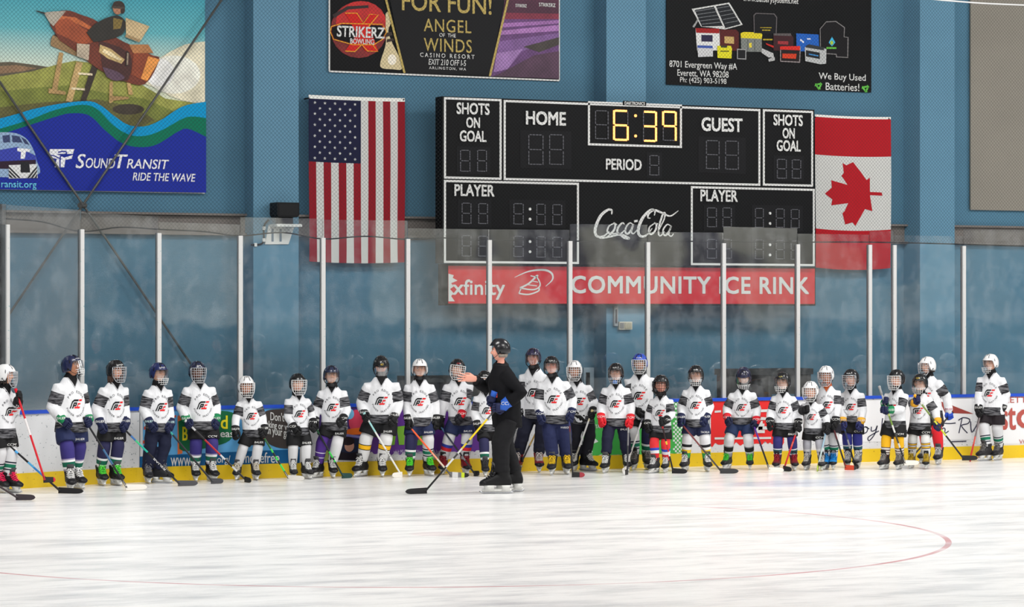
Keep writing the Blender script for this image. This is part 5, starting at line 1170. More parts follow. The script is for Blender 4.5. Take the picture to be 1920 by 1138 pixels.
    root.location = base; tag(root, K['label'], 'person', g('group', 'young skaters lined up along the boards') if not coach else None)
    add = lambda mb, name, m, par=root, sm=True: mb.obj(name, m, par, sm)
    toward = -(at_zc(hx, hy, zc) - CAM); toward.z = 0; toward.normalize()
    # jersey -------------------------------------------------------
    jm = MB()
    tor = ((0.515, 0.176, 0.146), (0.56, 0.173, 0.142), (0.60, 0.166, 0.132), (0.72, 0.156, 0.120), (0.82, 0.160, 0.118), (0.88, 0.158, 0.110), (0.925, 0.132, 0.096), (0.965, 0.096, 0.082), (1.0, 0.066, 0.068))
    if coach: tor = ((0.500, 0.165, 0.150), (0.60, 0.158, 0.145), (0.72, 0.165, 0.150), (0.84, 0.178, 0.150), (0.90, 0.170, 0.130), (0.94, 0.130, 0.100), (0.97, 0.085, 0.085), (0.995, 0.064, 0.070))
    tk = g('tuck', 0.0)
    for lo_, hi_ in ((0, len(tor)),):
        jm.loft([ring((z + tk * max(0, 0.62 - z) / 0.095) * Sz, a * u * wk, b * u * (0.9 + 0.1 * wk), 24) for z, a, b in tor])
    ins = 0.35
    for k in 'LR':
        s, e, h = arms[k]; wrist = e.lerp(h, 0.74); c = T((0, 0, 0.885 * Sz))
        A = 0.066 * u * (0.5 + 0.5 * wk)
        jm.tube([c.lerp(s, ins), s, s.lerp(e, 0.5), e, e.lerp(wrist, 0.5), wrist], [A * 1.05, A * 1.08, A * 1.0, A * 0.98, A * 0.92, A * 0.80], 14)
    vox = 0.0125
    jme = remesh(jm, vox, 4, 0.5)
    seed = (hash(K['label']) % 97) * 1.7 if False else hx * 0.37
    # folds
    nr = [v.normal.copy() for v in jme.vertices]
    for v, n_ in zip(jme.vertices, nr):
        q = v.co
        a_ = noise.noise(Vector((q.x * 7 + seed, q.y * 7, q.z * 3.2))); b_ = noise.noise(Vector((q.x * 16, q.y * 16 + seed, q.z * 7)))
        r_ = 1 - abs(noise.noise(Vector((q.x * 5 + q.z * 3, q.y * 5 + seed, q.z * 4 - q.x * 3)))) * 2
        v.co += n_ * (0.008 * a_ + 0.0045 * b_ + 0.010 * max(0, r_ - 0.55))
    band = []
    for v in jme.vertices:
        q = v.co; best = None
        z = (Rz.transposed() @ (q)).z / Sz
        bd = (0.515 + 0.090 + tk * 0.9) - z if not coach else -1
        for k in 'LR':
            s, e, h = arms[k]; t, d = seg_t(q, s, e)
            t2, d2 = seg_t(q, e, h)
            if d < 0.115 * u and d < d2 + 0.02 and not coach:
                lim = min((t - 0.16), (0.78 - t)) * l1
                lat = (q - T((0, 0, 0.9 * Sz))).dot(ex) * (-1 if k == 'L' else 1)
                lim = min(lim, lat - 0.098 * u * wk)
                bd = max(bd, lim)
        for k in 'LR':   # forearms and cuffs stay white
            s, e, h = arms[k]; t2, d2 = seg_t(q, e, h)
            if t2 > 0.02 and d2 < 0.075 * u: bd = min(bd, -0.01)
        band.append(bd)
    at = jme.attributes.new('band', 'FLOAT', 'POINT'); at.data.foreach_set('value', band)
    jme.update()
    jname = 'jacket' if coach else 'jersey'
    jer = link(jname, jme, g('jmat') or JERSEY, root, True)
    bv = bvh_of(jme)
    if not coach:
        O = T((0, -0.16 * u, 0.765 * Sz)); lk = u * g('lk', 1.0)
        nn = (fw * 1.0 + toward * 0.0).normalized()
        bitang = (Vector((0, 0, 1)) - nn * nn.z).normalized(); tang = bitang.cross(nn)
        for vf, nm, m_ in ((LOGO[0], 'chest_emblem', LOGO_K), (LOGO[1], 'emblem_red', LOGO_R), (RT_TOP, 'chest_lettering', LOGO_G), (RT_BOT, 'chest_lettering', LOGO_G)):
            pm = project(bv, ([(x * lk, y * lk) for x, y in vf[0]], vf[1]), O, tang, bitang, nn)
            if pm.f: add(face_out(pm, nn), nm, m_, jer, False)
        # dark neck guard showing in the V of the collar
        for poly, nm, m_, lf in (([(-7, -8), (0, 7), (7, -8)], 'neck_bib', cmat(g('neck', (24, 24, 26)), 0.85), 0.004), ([(-7.6, -8), (0, 8.6), (7.6, -8), (6.4, -8), (0, 6.2), (-6.4, -8)], 'collar_trim', cmat((176, 176, 180), 0.8), 0.006)):
            vf = fine_tris(poly, 3)
            pm = project(bv, ([(x * 0.0094 * u, -y * 0.0074 * u) for x, y in vf[0]], vf[1]), T((0, -0.10 * u, 0.952 * Sz)), tang, bitang, nn, lf)
            if pm.f: add(face_out(pm, nn), nm, m_, jer, False)
    # neck guard / collar --------------------------------------------
    ng = MB(); nk = hc + Rh @ Vector((0, 0.010, (-0.085 if not coach else -0.125) * hs))
    ng.tube([T((0, -0.006, 0.945 * Sz)), T((0, -0.004, 0.985 * Sz)), T((0, 0.0, 1.0 * Sz)).lerp(nk, 0.5), nk], [(0.085 * u, 0.082 * u), (0.080 * u, 0.082 * u), 0.072, 0.064], 18, upv=(0, 1, 0.2))
    add(ng, 'neck_guard' if not coach else 'collar', cmat(g('neck', (24, 24, 26)), 0.85))
    # trousers --------------------------------------------------------
    pc = K['pants']; long_ = g('long', False); pm_ = MB()
    pm_.loft([ring(z * Sz, a * u * wk, b * u) for z, a, b in ((0.485, 0.128, 0.094), (0.53, 0.138, 0.102), (0.58, 0.134, 0.098), (0.64, 0.120, 0.088))])
    lw = 0.096 * u * (0.6 + 0.4 * wk) * g('legw', 1.0)
    for hip, knee, ank, fd, p, fy, lf in legs:
        if long_:
            pts = [hip, hip.lerp(knee, .5), knee, knee.lerp(ank, .5), ank + Vector((0, 0, g('hem', -0.04)))]
            pm_.tube(pts, [lw * 0.88, lw * 0.94, lw * 0.88, lw * 0.82, lw * 0.78], 14, upv=(0, 1, 0))
        else:
            t = g('shorts', 0.76); en = hip.lerp(knee, t)
            pm_.tube([hip, hip.lerp(en, .5), en], [lw * 0.96, lw * 1.08, lw * 1.12], 14, upv=(0, 1, 0))
    pme = remesh(pm_, 0.0135, 3, 0.45)
    for v, n_ in zip(pme.vertices, [v.normal.copy() for v in pme.vertices]):
        q = v.co; v.co += n_ * (0.006 * noise.noise(Vector((q.x * 9 + seed, q.y * 9, q.z * (6 if not long_ else 11)))) + (0.005 * noise.noise(Vector((q.x * 14, q.y * 14 + seed, q.z * 24))) if long_ else 0))
    pme.update()
    pan = link('hockey_pants' if not long_ else 'track_trousers', pme, cmat(pc, 0.8 if long_ else 0.7), root, True)
    if g('ptext') and not coach:
        pbv = bvh_of(pme); hip, knee = legs[1][0], legs[1][1]; en = hip.lerp(knee, g('shorts', 0.76) if not long_ else 0.62) + Vector((0, 0, 0.045))
        vs, fs, asp = text2d(g('ptext'), 0.0, 0.2); tx = RT
        pm = project(pbv, ([((x - 0.5) * 0.115, (y - 0.5) * 0.026) for x, y in vs], fs), en + toward * 0.1 + RT * 0.01, tx, Vector((0, 0, 1)), toward)
        if pm.f: add(face_out(pm, toward), 'pants_lettering', TEXTW, pan, False)
    # socks -------------------------------------------------------------
    if not long_:
        sk = K['socks']
        for i, (hip, knee, ank, fd, p, fy, lf) in enumerate(legs):
            sm_ = MB(); topk = hip.lerp(knee, min(0.6, g('shorts', 0.76) - 0.12)); a2 = p + Vector((0, 0, 0.180 * SS))
            pts = [topk, knee, knee.lerp(a2, 0.25), knee.lerp(a2, 0.6), a2]; L_ = [0]
            for a_, b_ in zip(pts, pts[1:]): L_.append(L_[-1] + (b_ - a_).length)
            cut = hip.lerp(knee, g('shorts', 0.76)); Lt = (topk - cut).length
            hs_ = [max(0.0001, min(1, 1 - (l - Lt) / (L_[-1] - Lt) * 1.0)) for l in L_]
            # denser rings so the bands stay sharp
            P2, R2, H2 = [], [], []
            rr_ = [0.074, 0.080, 0.078, 0.072, 0.058]
            for j in range(4):
                for q in range(5):
                    t = q / 5; P2.append(pts[j].lerp(pts[j + 1], t)); R2.append((rr_[j] + (rr_[j + 1] - rr_[j]) * t) * u * (0.7 + 0.3 * wk)); H2.append(hs_[j] + (hs_[j + 1] - hs_[j]) * t)
            P2.append(pts[-1]); R2.append(rr_[-1] * u); H2.append(hs_[-1])
            sm_.tube(P2, R2, 14, 0, H2, upv=(0, 1, 0))
            key = sk[i] if isinstance(sk, (tuple, list)) else sk
            add(sm_, 'sock', sockmat(key, SOCKS[key]))
    # skates --------------------------------------------------------------
    for i, (hip, knee, ank, fd, p, fy, lf) in enumerate(legs):
        ss = SS; sk_ = K['skate']
        skate(root, p - fd * 0.0, fy, sk_[0], sk_[1], ss, None, sk_[2] if len(sk_) > 2 else None, lf)
    # gloves -----------------------------------------------------------------
    gl_ = K['glove']; sd = None; Hs = None
    for k, sx in (('L', -1), ('R', 1)):
        s, e, h = arms[k]; d = (h - e).normalized(); nn = -FW * 0.6 + ex * sx * 0.7 + Vector((0, 0, 0.1))
        if st and st['hand'] == k:
            heel = st['_heel']; sd = (heel - (base + h)).normalized(); d2 = d - sd * d.dot(sd)
            if d2.length > 0.15: d = (d * 0.55 + d2.normalized() * 0.45).normalized()
        n_ = (nn - d * nn.dot(d)).normalized(); lat = d.cross(n_)
        if coach and k == 'L': continue
        gc = gl_ if not isinstance(gl_, dict) else gl_[k]
        gm_ = MB(); kk = 0.98 * (0.75 + 0.25 * u) * g('gk', 1.0)
        hand_pts(gm_, h, d, n_, lat, kk, 1.35, 1.0 if (st and st['hand'] == k) else 0.92, 0, -1 if (lat.dot(FW) > 0) else 1)
        glv = add(gm_, 'glove', cmat(gc[0], 0.6))
        cu_ = MB(); wr = e.lerp(h, 0.60); dw = (h - e).normalized()
        cu_.tube([wr, wr + dw * 0.05 * kk, h - d * 0.035 * kk, h - d * 0.002 * kk], [(0.066 * kk, 0.062 * kk), (0.064 * kk, 0.058 * kk), (0.056 * kk, 0.046 * kk), (0.048 * kk, 0.034 * kk)], 14, upv=n_)
        cuff = add(cu_, 'cuff', cmat(gc[1], 0.6), glv)
        if len(gc) > 2 and gc[2]:
            cb = BVHTree.FromPolygons([tuple(p) for p in cu_.v], cu_.f); vs, fs, asp = text2d(gc[2], 0.0, 0.15)
            ctr = wr.lerp(h, 0.28); txd = RT if abs(dw.z) > 0.5 else Vector((0, 0, 1)); ud = toward.cross(txd) * -1 if False else Vector((0, 0, 1))
            txd = (RT - toward * RT.dot(toward)).normalized()
            pm = project(cb, ([((x - 0.5) * 0.105 * kk, (y - 0.5) * 0.030 * kk) for x, y in vs], fs), ctr + toward * 0.06, txd, ud, toward, 0.004)
            if pm.f: add(face_out(pm, toward), 'glove_lettering', cmat(gc[3], 0.6) if len(gc) > 3 else TEXTW, glv, False)
        if st and st['hand'] == k: Hs = base + h - n_ * 0.034 * kk + d * 0.035 * kk
    # helmet ----------------------------------------------------------------
    Mh = Matrix.Translation(hc + (Rh @ Vector((0, 0.004, 0.030)) if coach else Vector((0, 0, 0)))) @ (Rh @ Matrix.Scale(hs * (0.93 if coach else 1), 3)).to_4x4()
    X = lambda mb: MBx(mb, Mh)
    hcol = K['helmet']; hl = add(X(HMB), 'helmet', mat('shell_%d_%d_%d' % hcol, hcol, 0.22, spec=0.6))
    add(X(VMB), 'vent', VENT if sum(hcol) < 400 else cmat((120, 122, 124), 0.6), hl)
    cg = g('cage', 'cage')
    if cg == 'cage': add(X(CMB), 'face_cage', g('cagemat') or CHROME, hl)
    elif cg == 'visor': add(X(VISMB), 'clear_visor', visor, hl); add(X(LCMB), 'face_cage', g('cagemat') or CAGEW, hl)
    elif cg == 'half': add(X(VISMB), 'clear_visor', visor, hl)
    add(X(CHMB) if cg != 'none' else X(STMB), 'chin_cup' if cg != 'none' else 'chin_strap', cmat(g('chin', (40, 40, 42)), 0.6), hl)
    if cg != 'none': add(X(STMB), 'chin_strap', PAD, hl)
    if g('hlogo'):
        tmp = X(HMB); hb_ = BVHTree.FromPolygons([tuple(p) for p in tmp.v], tmp.f); vs, fs, asp = text2d(g('hlogo')[0], 0.0, 0.15)
        for off in g('hoff', [0.0]):
            pm = project(hb_, ([((x - 0.5) * g('hlogo')[1], (y - 0.5) * g('hlogo')[2]) for x, y in vs], fs), Mh @ Vector((off, -0.1, 0.074)) , (RT - toward * RT.dot(toward)).normalized(), Vector((0, 0, 1)), toward, 0.003)
            if pm.f: add(face_out(pm, toward), 'helmet_lettering', cmat(g('hlogo')[3], 0.5) if len(g('hlogo')) > 3 else TEXTW, hl, False)
    if g('hair'):
        col, ln = K['hair']; hr = MB()
        for i in range(15):
            a = PI * (0.36 + 1.28 * i / 14)
            for rr0 in (0.083, 0.074):
                x, y = rr0 * math.sin(a), -rr0 * 1.12 * math.cos(a)
                hr.tube([hc + Rh @ Vector((x, y, -0.03)), hc + Rh @ Vector((x * 1.08, y * 1.05, -0.03 - ln * 0.5)), hc + Rh @ Vector((x * 1.12 + 0.006 * math.sin(i * 5), y * 1.1, -0.03 - ln * (0.85 + 0.2 * math.sin(i * 3.1))))], [0.017, 0.015, 0.004], 6)
        add(hr, 'hair', mat('hair_%d_%d_%d' % col, col, 0.7, var=0.3, vs=30))
    if g('extra'): K['extra'](root, base, arms, jer, bv, T, toward, add, hc, Rh)
    # stick ------------------------------------------------------------------
    if st: stick(st, Hs)
    return root
def stick_heel(q):
    h = on_ice(*q); h.z = 0.035
    s = s_of_px(q[0]); gap = (h.xy - path(s)).dot(path_n(s))
    if gap < 0.12:
        p = path(s) + path_n(s) * 0.12; h = at_zc(q[0], q[1], p.dot(FW.xy)); h.z = max(0.035, h.z)
    return h
def MBx(mb, M):
    o = MB(); o.v = [M @ p for p in mb.v]; o.h = list(mb.h); o.f = list(mb.f); o.mi = list(mb.mi); return o
NST = [0]
def stick(st, Hs):
    heel = st.get('_heel') or stick_heel(st['heel']); heel = heel.copy(); z0_ = (heel - CAM).dot(FW); a_ = (st['toe'][0] - st['heel'][0]) / F * z0_; b_ = (on_ice(*st['toe']) - CAM).dot(FW) - z0_
    rh = (heel - CAM); rh.z = 0; rh.normalize()
    lim = max(0.10, 0.45 * abs(a_)) if abs(a_) > 0.10 else 0.22
    toe = heel + RT * a_ + rh * max(-lim, min(lim, b_))
    if st.get('butt'): butt = at_zc(st['butt'][0], st['butt'][1], (Hs - CAM).dot(FW) if Hs is not None else st['zc'])
    else: butt = Hs + (Hs - heel).normalized() * st.get('ext', 0.07)
    if Hs is None: Hs = butt
    NST[0] += 1; NM = 'stick_print_%d' % NST[0]
    root = empty('hockey_stick', (heel.x, heel.y, 0), st['label'], 'hockey stick', 'hockey sticks held along the line')
    ax = (butt - heel); L = ax.length; axn = ax / L
    sm_ = MB(); n = 26
    fwd = (-FW - axn * (-FW).dot(axn)).normalized()
    pts = [heel + ax * (i / n) for i in range(n + 1)]; hs_ = [max(0.0001, i / n) for i in range(n + 1)]
    rings = []; sd_ = axn.cross(fwd)
    for i, p in enumerate(pts):
        a, b = 0.0165, 0.0115
        rings.append([p + fwd * (a * cx) + sd_ * (b * cy) for cx, cy in ((0.7, 1), (1, 0.6), (1, -0.6), (0.7, -1), (-0.7, -1), (-1, -0.6), (-1, 0.6), (-0.7, 1))])
    sm_.loft(rings, 0, True, hs_)
    put(sm_, 'shaft', ramp_mat(NM, st['shaft'], 0.4, 'h', 'CONSTANT'), root)
    gt = MB(); gt.tube([heel + ax * 0.90, heel + ax * 0.955, heel + ax * 0.985, butt, butt + axn * 0.02], [(0.020, 0.016), (0.020, 0.016), (0.021, 0.017), (0.025, 0.021), (0.022, 0.018)], 8, upv=fwd)
    put(gt, 'grip_tape', cmat(st.get('tape', (40, 40, 42)), 0.9), root, True)
    bl = MB(); dv = toe - heel; LB = max(0.18, min(0.34, dv.length)); dn = dv.normalized() if dv.length > 0.02 else RT; sn = Vector((0, 0, 1)).cross(dn); rings = []; n = 16
    for i in range(n + 1):
        t = i / n; p = heel + dn * (LB * t - 0.015) + sn * (0.022 * t * t * st.get('curve', 1)); h0 = 0.002; hh = 0.074 - 0.010 * t
        th_ = 0.010 - 0.003 * t; zb_ = h0
        e_ = max(0.0, (t - 0.72) / 0.28); rd = 1 - math.sqrt(max(0.0, 1 - e_ * e_)); mid_ = zb_ + hh * 0.5; zb_ = zb_ + rd * hh * 0.46; hh = hh * (1 - 0.92 * rd); zb_ += heel.z - 0.035; rings.append([Vector((p.x, p.y, zb_)) - sn * th_, Vector((p.x, p.y, zb_)) + sn * th_, Vector((p.x, p.y, zb_ + hh * .5)) + sn * th_, Vector((p.x, p.y, zb_ + hh)) + sn * th_ * .7, Vector((p.x, p.y, zb_ + hh)) - sn * th_ * .7, Vector((p.x, p.y, zb_ + hh * .5)) - sn * th_])
    bc = st.get('blade', [(0, (30, 30, 32))])
    bl.loft(rings, 0, True, [max(0.0001, i / n) for i in range(n + 1)])
    bl.tube([heel + axn * 0.10, heel + axn * 0.02, heel + dn * 0.015], [(0.017, 0.012), (0.019, 0.012), (0.02, 0.010)], 8, 0, [0.001] * 3, upv=fwd)
    put(bl, 'stick_blade', ramp_mat(NM + 'b', bc, 0.6, 'h', 'CONSTANT'), root)
    if st.get('text'):
        body, t0, t1, col = st['text']; vs, fs, asp = text2d(body, 0.0, 0.1); mb = MB()
        v_ = fwd.cross(axn); 
        mb.add([heel + ax * (t0 + (t1 - t0) * (1 - x)) + v_ * ((y - 0.5) * -0.024) * -1 + fwd * 0.0185 for x, y in vs], fs)
        put(face_out(mb, fwd), 'shaft_lettering', cmat(col, 0.5), root)
    return root
# ================================================================== the line of skaters
NV, BK, WH, GN, RD = (28, 34, 66), (24, 24, 26), (222, 222, 222), (22, 122, 74), (196, 30, 44)
WT = (226, 226, 224)
def stk(hand, heel, toe, shaft, blade, label, **k): return dict(hand=hand, heel=heel, toe=toe, shaft=shaft, blade=blade, label=label, **k)
B1 = [(0, (30, 30, 32))]; BW = [(0, (218, 214, 206))]
K_ = []
P_ = K_.append
P_(dict(label='skater in a white helmet cut by the photo edge, raising one black glove', head=(8, 682), feet=[(-6, 924, 40), (16, 924, 50)], turn=45, look=70, hands=dict(L=(-30, 805), R=(36, 745, 0.1)), helmet=WH, cage='cage', cagemat=CHROME, pants=BK, ptext='CCM', socks='whitegreen', skate=(BK, (230, 40, 90)), glove=(BK, BK), hair=((40, 34, 32), 0.09),
    stick=stk('R', (84, 900), (104, 921), [(0, (200, 30, 44)), (0.50, (226, 220, 220)), (0.68, (200, 30, 44))], [(0, (30, 30, 32)), (0.8, (200, 40, 50))], 'red and white hockey stick held up by the edge-cut skater', tape=(200, 30, 44))))
P_(dict(label='skater with the upturned bare face, navy helmet and green-cuffed gloves', head=(130, 666), feet=[(128, 921, 8), (144, 916, 30)], turn=34, look=60, pitch=-14, w=1.18, hands=dict(L=(122, 792, 0.24), R=(168, 790, 0.0)), helmet=(26, 32, 66), cage='visor', skin='tan', pants=(34, 42, 78), ptext='BAUER', socks='purpvan', skate=(BK, WT), glove=(NV, GN, 'BAUER'), hlogo=('BAUER', 0.05, 0.014),
    stick=stk('R', (238, 914), (279, 918), [(0, (34, 34, 36)), (0.30, (34, 34, 36)), (0.33, (60, 100, 140)), (0.55, (34, 34, 36)), (0.88, (210, 210, 210))], BW, 'black stick with white blade leading to the upturned-face skater')))
P_(dict(label='long-haired skater in a black helmet with green skate laces', head=(216, 674), feet=[(189, 910, 15), (215, 910, 25)], turn=26, look=36, hands=dict(L=(190, 800), R=(236, 798, 0.05)), helmet=BK, cagemat=CHROME, hair=((74, 52, 42), 0.15), pants=BK, ptext='BAUER', socks='navyvan', skate=(BK, (90, 220, 70)), glove=(NV, NV, 'BAUER'), hlogo=('BAUER', 0.06, 0.016),
    stick=stk('R', (336, 910), (374, 908), [(0, (30, 30, 32)), (0.52, (40, 170, 150)), (0.66, (70, 190, 130)), (0.72, (60, 110, 170)), (0.80, (30, 30, 32))], [(0, (70, 70, 74))], 'stick with teal middle and white shaft letters', text=('BAUER', 0.22, 0.42, (226, 226, 226)))))
P_(dict(label='skater in dark track trousers and navy helmet at the board seam', head=(296, 679), feet=[(276, 905, 10), (298, 905, 62)], turn=24, look=34, hands=dict(L=(284, 798), R=(320, 800, 0.05)), helmet=(30, 38, 84), cage='visor', pants=(26, 30, 52), long=True, hem=-0.05, socks='navy', skate=((38, 38, 42), (120, 120, 124)), glove=(NV, NV, 'BAUER', (190, 220, 220)), hlogo=('BAUER', 0.05, 0.014),
    stick=stk('R', (398, 906), (422, 904), [(0, (40, 42, 46)), (0.7, (34, 46, 50)), (0.82, (60, 160, 150)), (0.88, (30, 30, 32))], [(0, (62, 62, 66))], 'dark stick with grey blade held by the skater in track trousers')))
P_(dict(label='skater with purple topped socks, green-cuffed gloves and dark navy helmet', head=(368, 676), feet=[(366, 902, 5), (395, 900, 22)], turn=14, look=14, w=1.14, skin='dark', hands=dict(L=(352, 792), R=(406, 792, 0.05)), helmet=(32, 36, 62), cagemat=CHROME, pants=BK, ptext='CCM', socks='purpvan', skate=(BK, WT), glove=(NV, GN, 'BAUER'), hlogo=('BAUER', 0.05, 0.014),
    stick=stk('L', (460, 903), (468, 908), [(0, (34, 34, 36)), (0.14, (190, 190, 190)), (0.22, (30, 30, 32)), (0.34, (200, 200, 202)), (0.42, (170, 36, 44)), (0.68, (40, 38, 40)), (0.84, (200, 200, 202))], B1, 'black, red and white stick pointing towards the smallest white-helmeted skater', tape=(210, 210, 210))))
P_(dict(label='short skater in a white helmet and white socks before the blue advert', shorts=0.82, head=(460, 704), feet=[(446, 896, -8), (478, 896, 12)], turn=6, look=8, hands=dict(L=(441, 812), R=(496, 810, 0.08)), helmet=WH, cagemat=CAGEW, skin='tan', hair=((70, 44, 32), 0.05), pants=BK, ptext='BAUER', socks='white', skate=((40, 40, 42), (214, 206, 190)), glove=(BK, BK, 'BAUER'),
    stick=stk('R', (541, 901), (571, 903), [(0, (28, 40, 30)), (0.14, (60, 200, 80)), (0.28, (28, 40, 30)), (0.36, (60, 200, 80)), (0.44, (28, 40, 30)), (0.52, (60, 190, 80)), (0.60, (40, 90, 50)), (0.82, (232, 96, 50))], BW, 'green and orange stick with a white blade by the short white-helmeted skater')))
P_(dict(label='short skater in a black helmet with chrome cage beside a dark oval advert', shorts=0.95, head=(557, 699), feet=[(549, 898, 6), (573, 898, 26)], turn=16, look=16, hands=dict(L=(554, 806, 0.16), R=(588, 798, 0.0)), helmet=BK, cagemat=CAGEW, pants=BK, ptext='BAUER', socks='white', skate=((48, 48, 50), WT), glove=(BK, BK, 'CCM'), hair=None))
P_(dict(label='skater with one purple and one white sock and navy helmet', shorts=0.62, head=(621, 684), feet=[(598, 893, -30), (623, 893, 8)], turn=-4, look=4, w=1.08, hands=dict(L=(590, 796, 0.12), R=(641, 790, 0.22)), helmet=(36, 42, 66), cage='half', pants=BK, ptext='BAUER', socks=('purple', 'white'), skate=(BK, WT), glove=(BK, BK, 'CCM'),
    stick=stk('L', (643, 897), (663, 892), [(0, (24, 52, 46)), (0.14, (26, 30, 28)), (0.26, (60, 190, 80)), (0.30, (26, 30, 28)), (0.34, (60, 190, 80)), (0.46, (26, 30, 34)), (0.80, (30, 80, 50))], [(0, (24, 60, 54))], 'dark green stick held by the skater with one purple sock')))
P_(dict(label='broad skater bowing the head, gold number on black helmet', head=(716, 668), feet=[(680, 891, -32), (716, 892, 4)], turn=0, look=6, pitch=26, lean=8, w=1.28, hands=dict(L=(684, 780, 0.22), R=(738, 786, 0.18)), helmet=BK, cage='half', skin='rosy', pants=BK, ptext='BAUER', socks='bruins', skate=(BK, WT), glove=(BK, (40, 40, 42), 'BAUER'), hlogo=('63', 0.034, 0.026, (214, 180, 70)), tuck=0.02, shorts=0.74, legw=1.08,
    stick=stk('L', (752, 895), (734, 902), [(0, (216, 216, 212)), (0.20, (216, 216, 212)), (0.7, (150, 200, 200)), (0.86, (216, 216, 214))], BW, 'all white stick held by the broad skater with bowed head', text=('CCM', 0.30, 0.42, (40, 40, 44)), tape=(150, 190, 190))))
P_(dict(label='skater in a white helmet with bright green laces beside the one-red-gloved skater', head=(787, 672), feet=[(769, 893, -4), (802, 892, 22)], turn=0, look=0, w=1.05, hands=dict(L=(766, 793, 0.12), R=(818, 793, 0.02)), helmet=WH, cage='half', pants=(32, 40, 72), ptext='BAUER', socks=('navyvan', 'whitegreen'), skate=(BK, (90, 220, 60)), glove=(BK, BK, 'BAUER'),
    stick=stk('L', (845, 895), (880, 896), [(0, (60, 58, 58)), (0.10, (206, 190, 170)), (0.30, (230, 150, 120)), (0.42, (226, 90, 46)), (0.95, (226, 80, 40))], [(0, (110, 110, 112)), (0.15, (214, 214, 212)), (0.45, (120, 120, 122)), (0.62, (200, 220, 50)), (0.78, (34, 34, 36))], 'orange stick ending in a striped grey, white and lime blade')))
P_(dict(label='skater tilting a black helmet, red glove across blue trousers, behind coach arm', head=(856, 672), feet=[(832, 886, -6), (872, 888, 12)], turn=6, look=8, roll=8, w=1.04, hands=dict(L=(824, 796, 0.05), R=(863, 784, 0.24)), helmet=BK, cage='cage', cagemat=CAGEW, pants=(34, 42, 76), ptext='BAUER', socks='blured', skate=((120, 26, 36), (150, 40, 50)), glove=dict(L=(BK, BK, None), R=((30, 30, 36), RD, 'CCM')), hlogo=('CCM', 0.05, 0.016, (200, 40, 50)),
    stick=stk('L', (890, 893), (902, 886), [(0, (30, 30, 32)), (0.25, (110, 112, 116)), (0.33, (30, 30, 32)), (0.55, (46, 50, 66)), (0.8, (90, 130, 170))], B1, 'thin black stick crossing behind the yellow coach stick')))
P_(dict(label='skater with face half hidden by the outstretched arm of the coach', head=(908, 694), feet=[(909, 893, 4), (934, 890, 14)], turn=2, look=2, hands=dict(L=(896, 802, 0.12), R=(936, 795, 0.0)), helmet=BK, cagemat=CAGEW, pants=BK, socks='navyvan', skate=(BK, (60, 60, 62)), glove=(BK, BK, 'BAUER'), hlogo=('CCM', 0.05, 0.014),
    stick=stk('R', (921, 893), (926, 896), [(0, (34, 30, 32)), (0.2, (34, 30, 32)), (0.45, (196, 40, 40)), (0.75, (60, 34, 34))], B1, 'short looking red and black stick beside the coach legs')))
P_(dict(label='tall skater in a dark violet helmet standing just behind the coach', head=(1000, 652), feet=[(972, 882, -14), (1010, 884, 4)], turn=-14, look=-10, w=1.05, hands=dict(L=(986, 796, 0.0), R=(1020, 790, -0.05)), helmet=(40, 36, 62), cage='half', skin='rosy', pants=(28, 30, 46), ptext='CCM', long=True, hem=0.02, legw=1.0, socks='navy', skate=((120, 28, 38), (200, 190, 186)), glove=(BK, BK, 'CCM'),
    stick=stk('R', (980, 862), (974, 868), [(0, (40, 34, 34)), (0.3, (170, 140, 80)), (0.7, (180, 60, 46))], B1, 'gold and red stick slanting behind the coach leg')))
P_(dict(label='skater with yellow skate laces, black helmet and navy gloves', head=(1034, 667), feet=[(1036, 890, -6), (1061, 889, 10)], turn=-6, look=-6, w=1.12, hands=dict(L=(1013, 784, 0.14), R=(1071, 780, 0.14)), helmet=BK, cage='half', skin='rosy', pants=(34, 40, 74), ptext='WARRIOR', long=True, hem=0.03, legw=1.08, socks='navy', skate=((36, 36, 40), (230, 190, 40)), glove=(NV, NV, 'CCM'), hlogo=('CCM', 0.05, 0.016),
    stick=stk('R', (1074, 895), (1092, 895), [(0, (30, 30, 34)), (0.5, (60, 60, 66)), (0.7, (90, 40, 50)), (0.8, (46, 50, 90))], [(0, (30, 30, 32)), (0.6, (150, 50, 60))], 'upright black stick with red-tipped blade by the yellow laces')))
P_(dict(label='white-helmeted skater half behind the navy-gloved skater near the green advert', head=(1076, 675), feet=[(1078, 881, -10), (1098, 881, 52)], turn=2, look=-4, skin='tan', hands=dict(L=(1088, 784, 0.1), R=(1111, 776, 0.16)), helmet=WH, cagemat=CAGEW, cage='cage', pants=(30, 30, 38), long=True, hem=0.0, socks='navy', skate=(BK, WT), glove=(BK, BK, 'BAUER'), 
    stick=stk('R', (1076, 866), (1066, 870), [(0, (180, 176, 160)), (0.3, (228, 228, 226)), (0.8, (232, 222, 190))], BW, 'shiny white stick slanting from a black glove before the green advert', tape=(206, 190, 140))))
P_(dict(label='skater with bright red gloves and blue chin cup before the green advert', head=(1155, 680), feet=[(1138, 889, -12), (1173, 882, 8)], turn=-4, look=-10, w=1.06, hands=dict(L=(1127, 789, 0.1), R=(1182, 791, 0.16)), helmet=BK, cage='visor', cagemat=CHROME, chin=(60, 120, 200), pants=(28, 30, 52), long=True, hem=0.05, ptext='BAUER', socks='navy', skate=((30, 30, 34), WT), glove=((206, 34, 44), (206, 34, 44), 'CCM'), hlogo=('BAUER', 0.05, 0.014),
    stick=stk('R', (1176, 890), (1166, 892), [(0, (40, 40, 44)), (0.5, (110, 108, 110)), (0.75, (150, 150, 150)), (0.9, (120, 70, 66))], [(0, (36, 36, 38)), (0.7, (210, 210, 208))], 'upright grey stick under a red glove')))
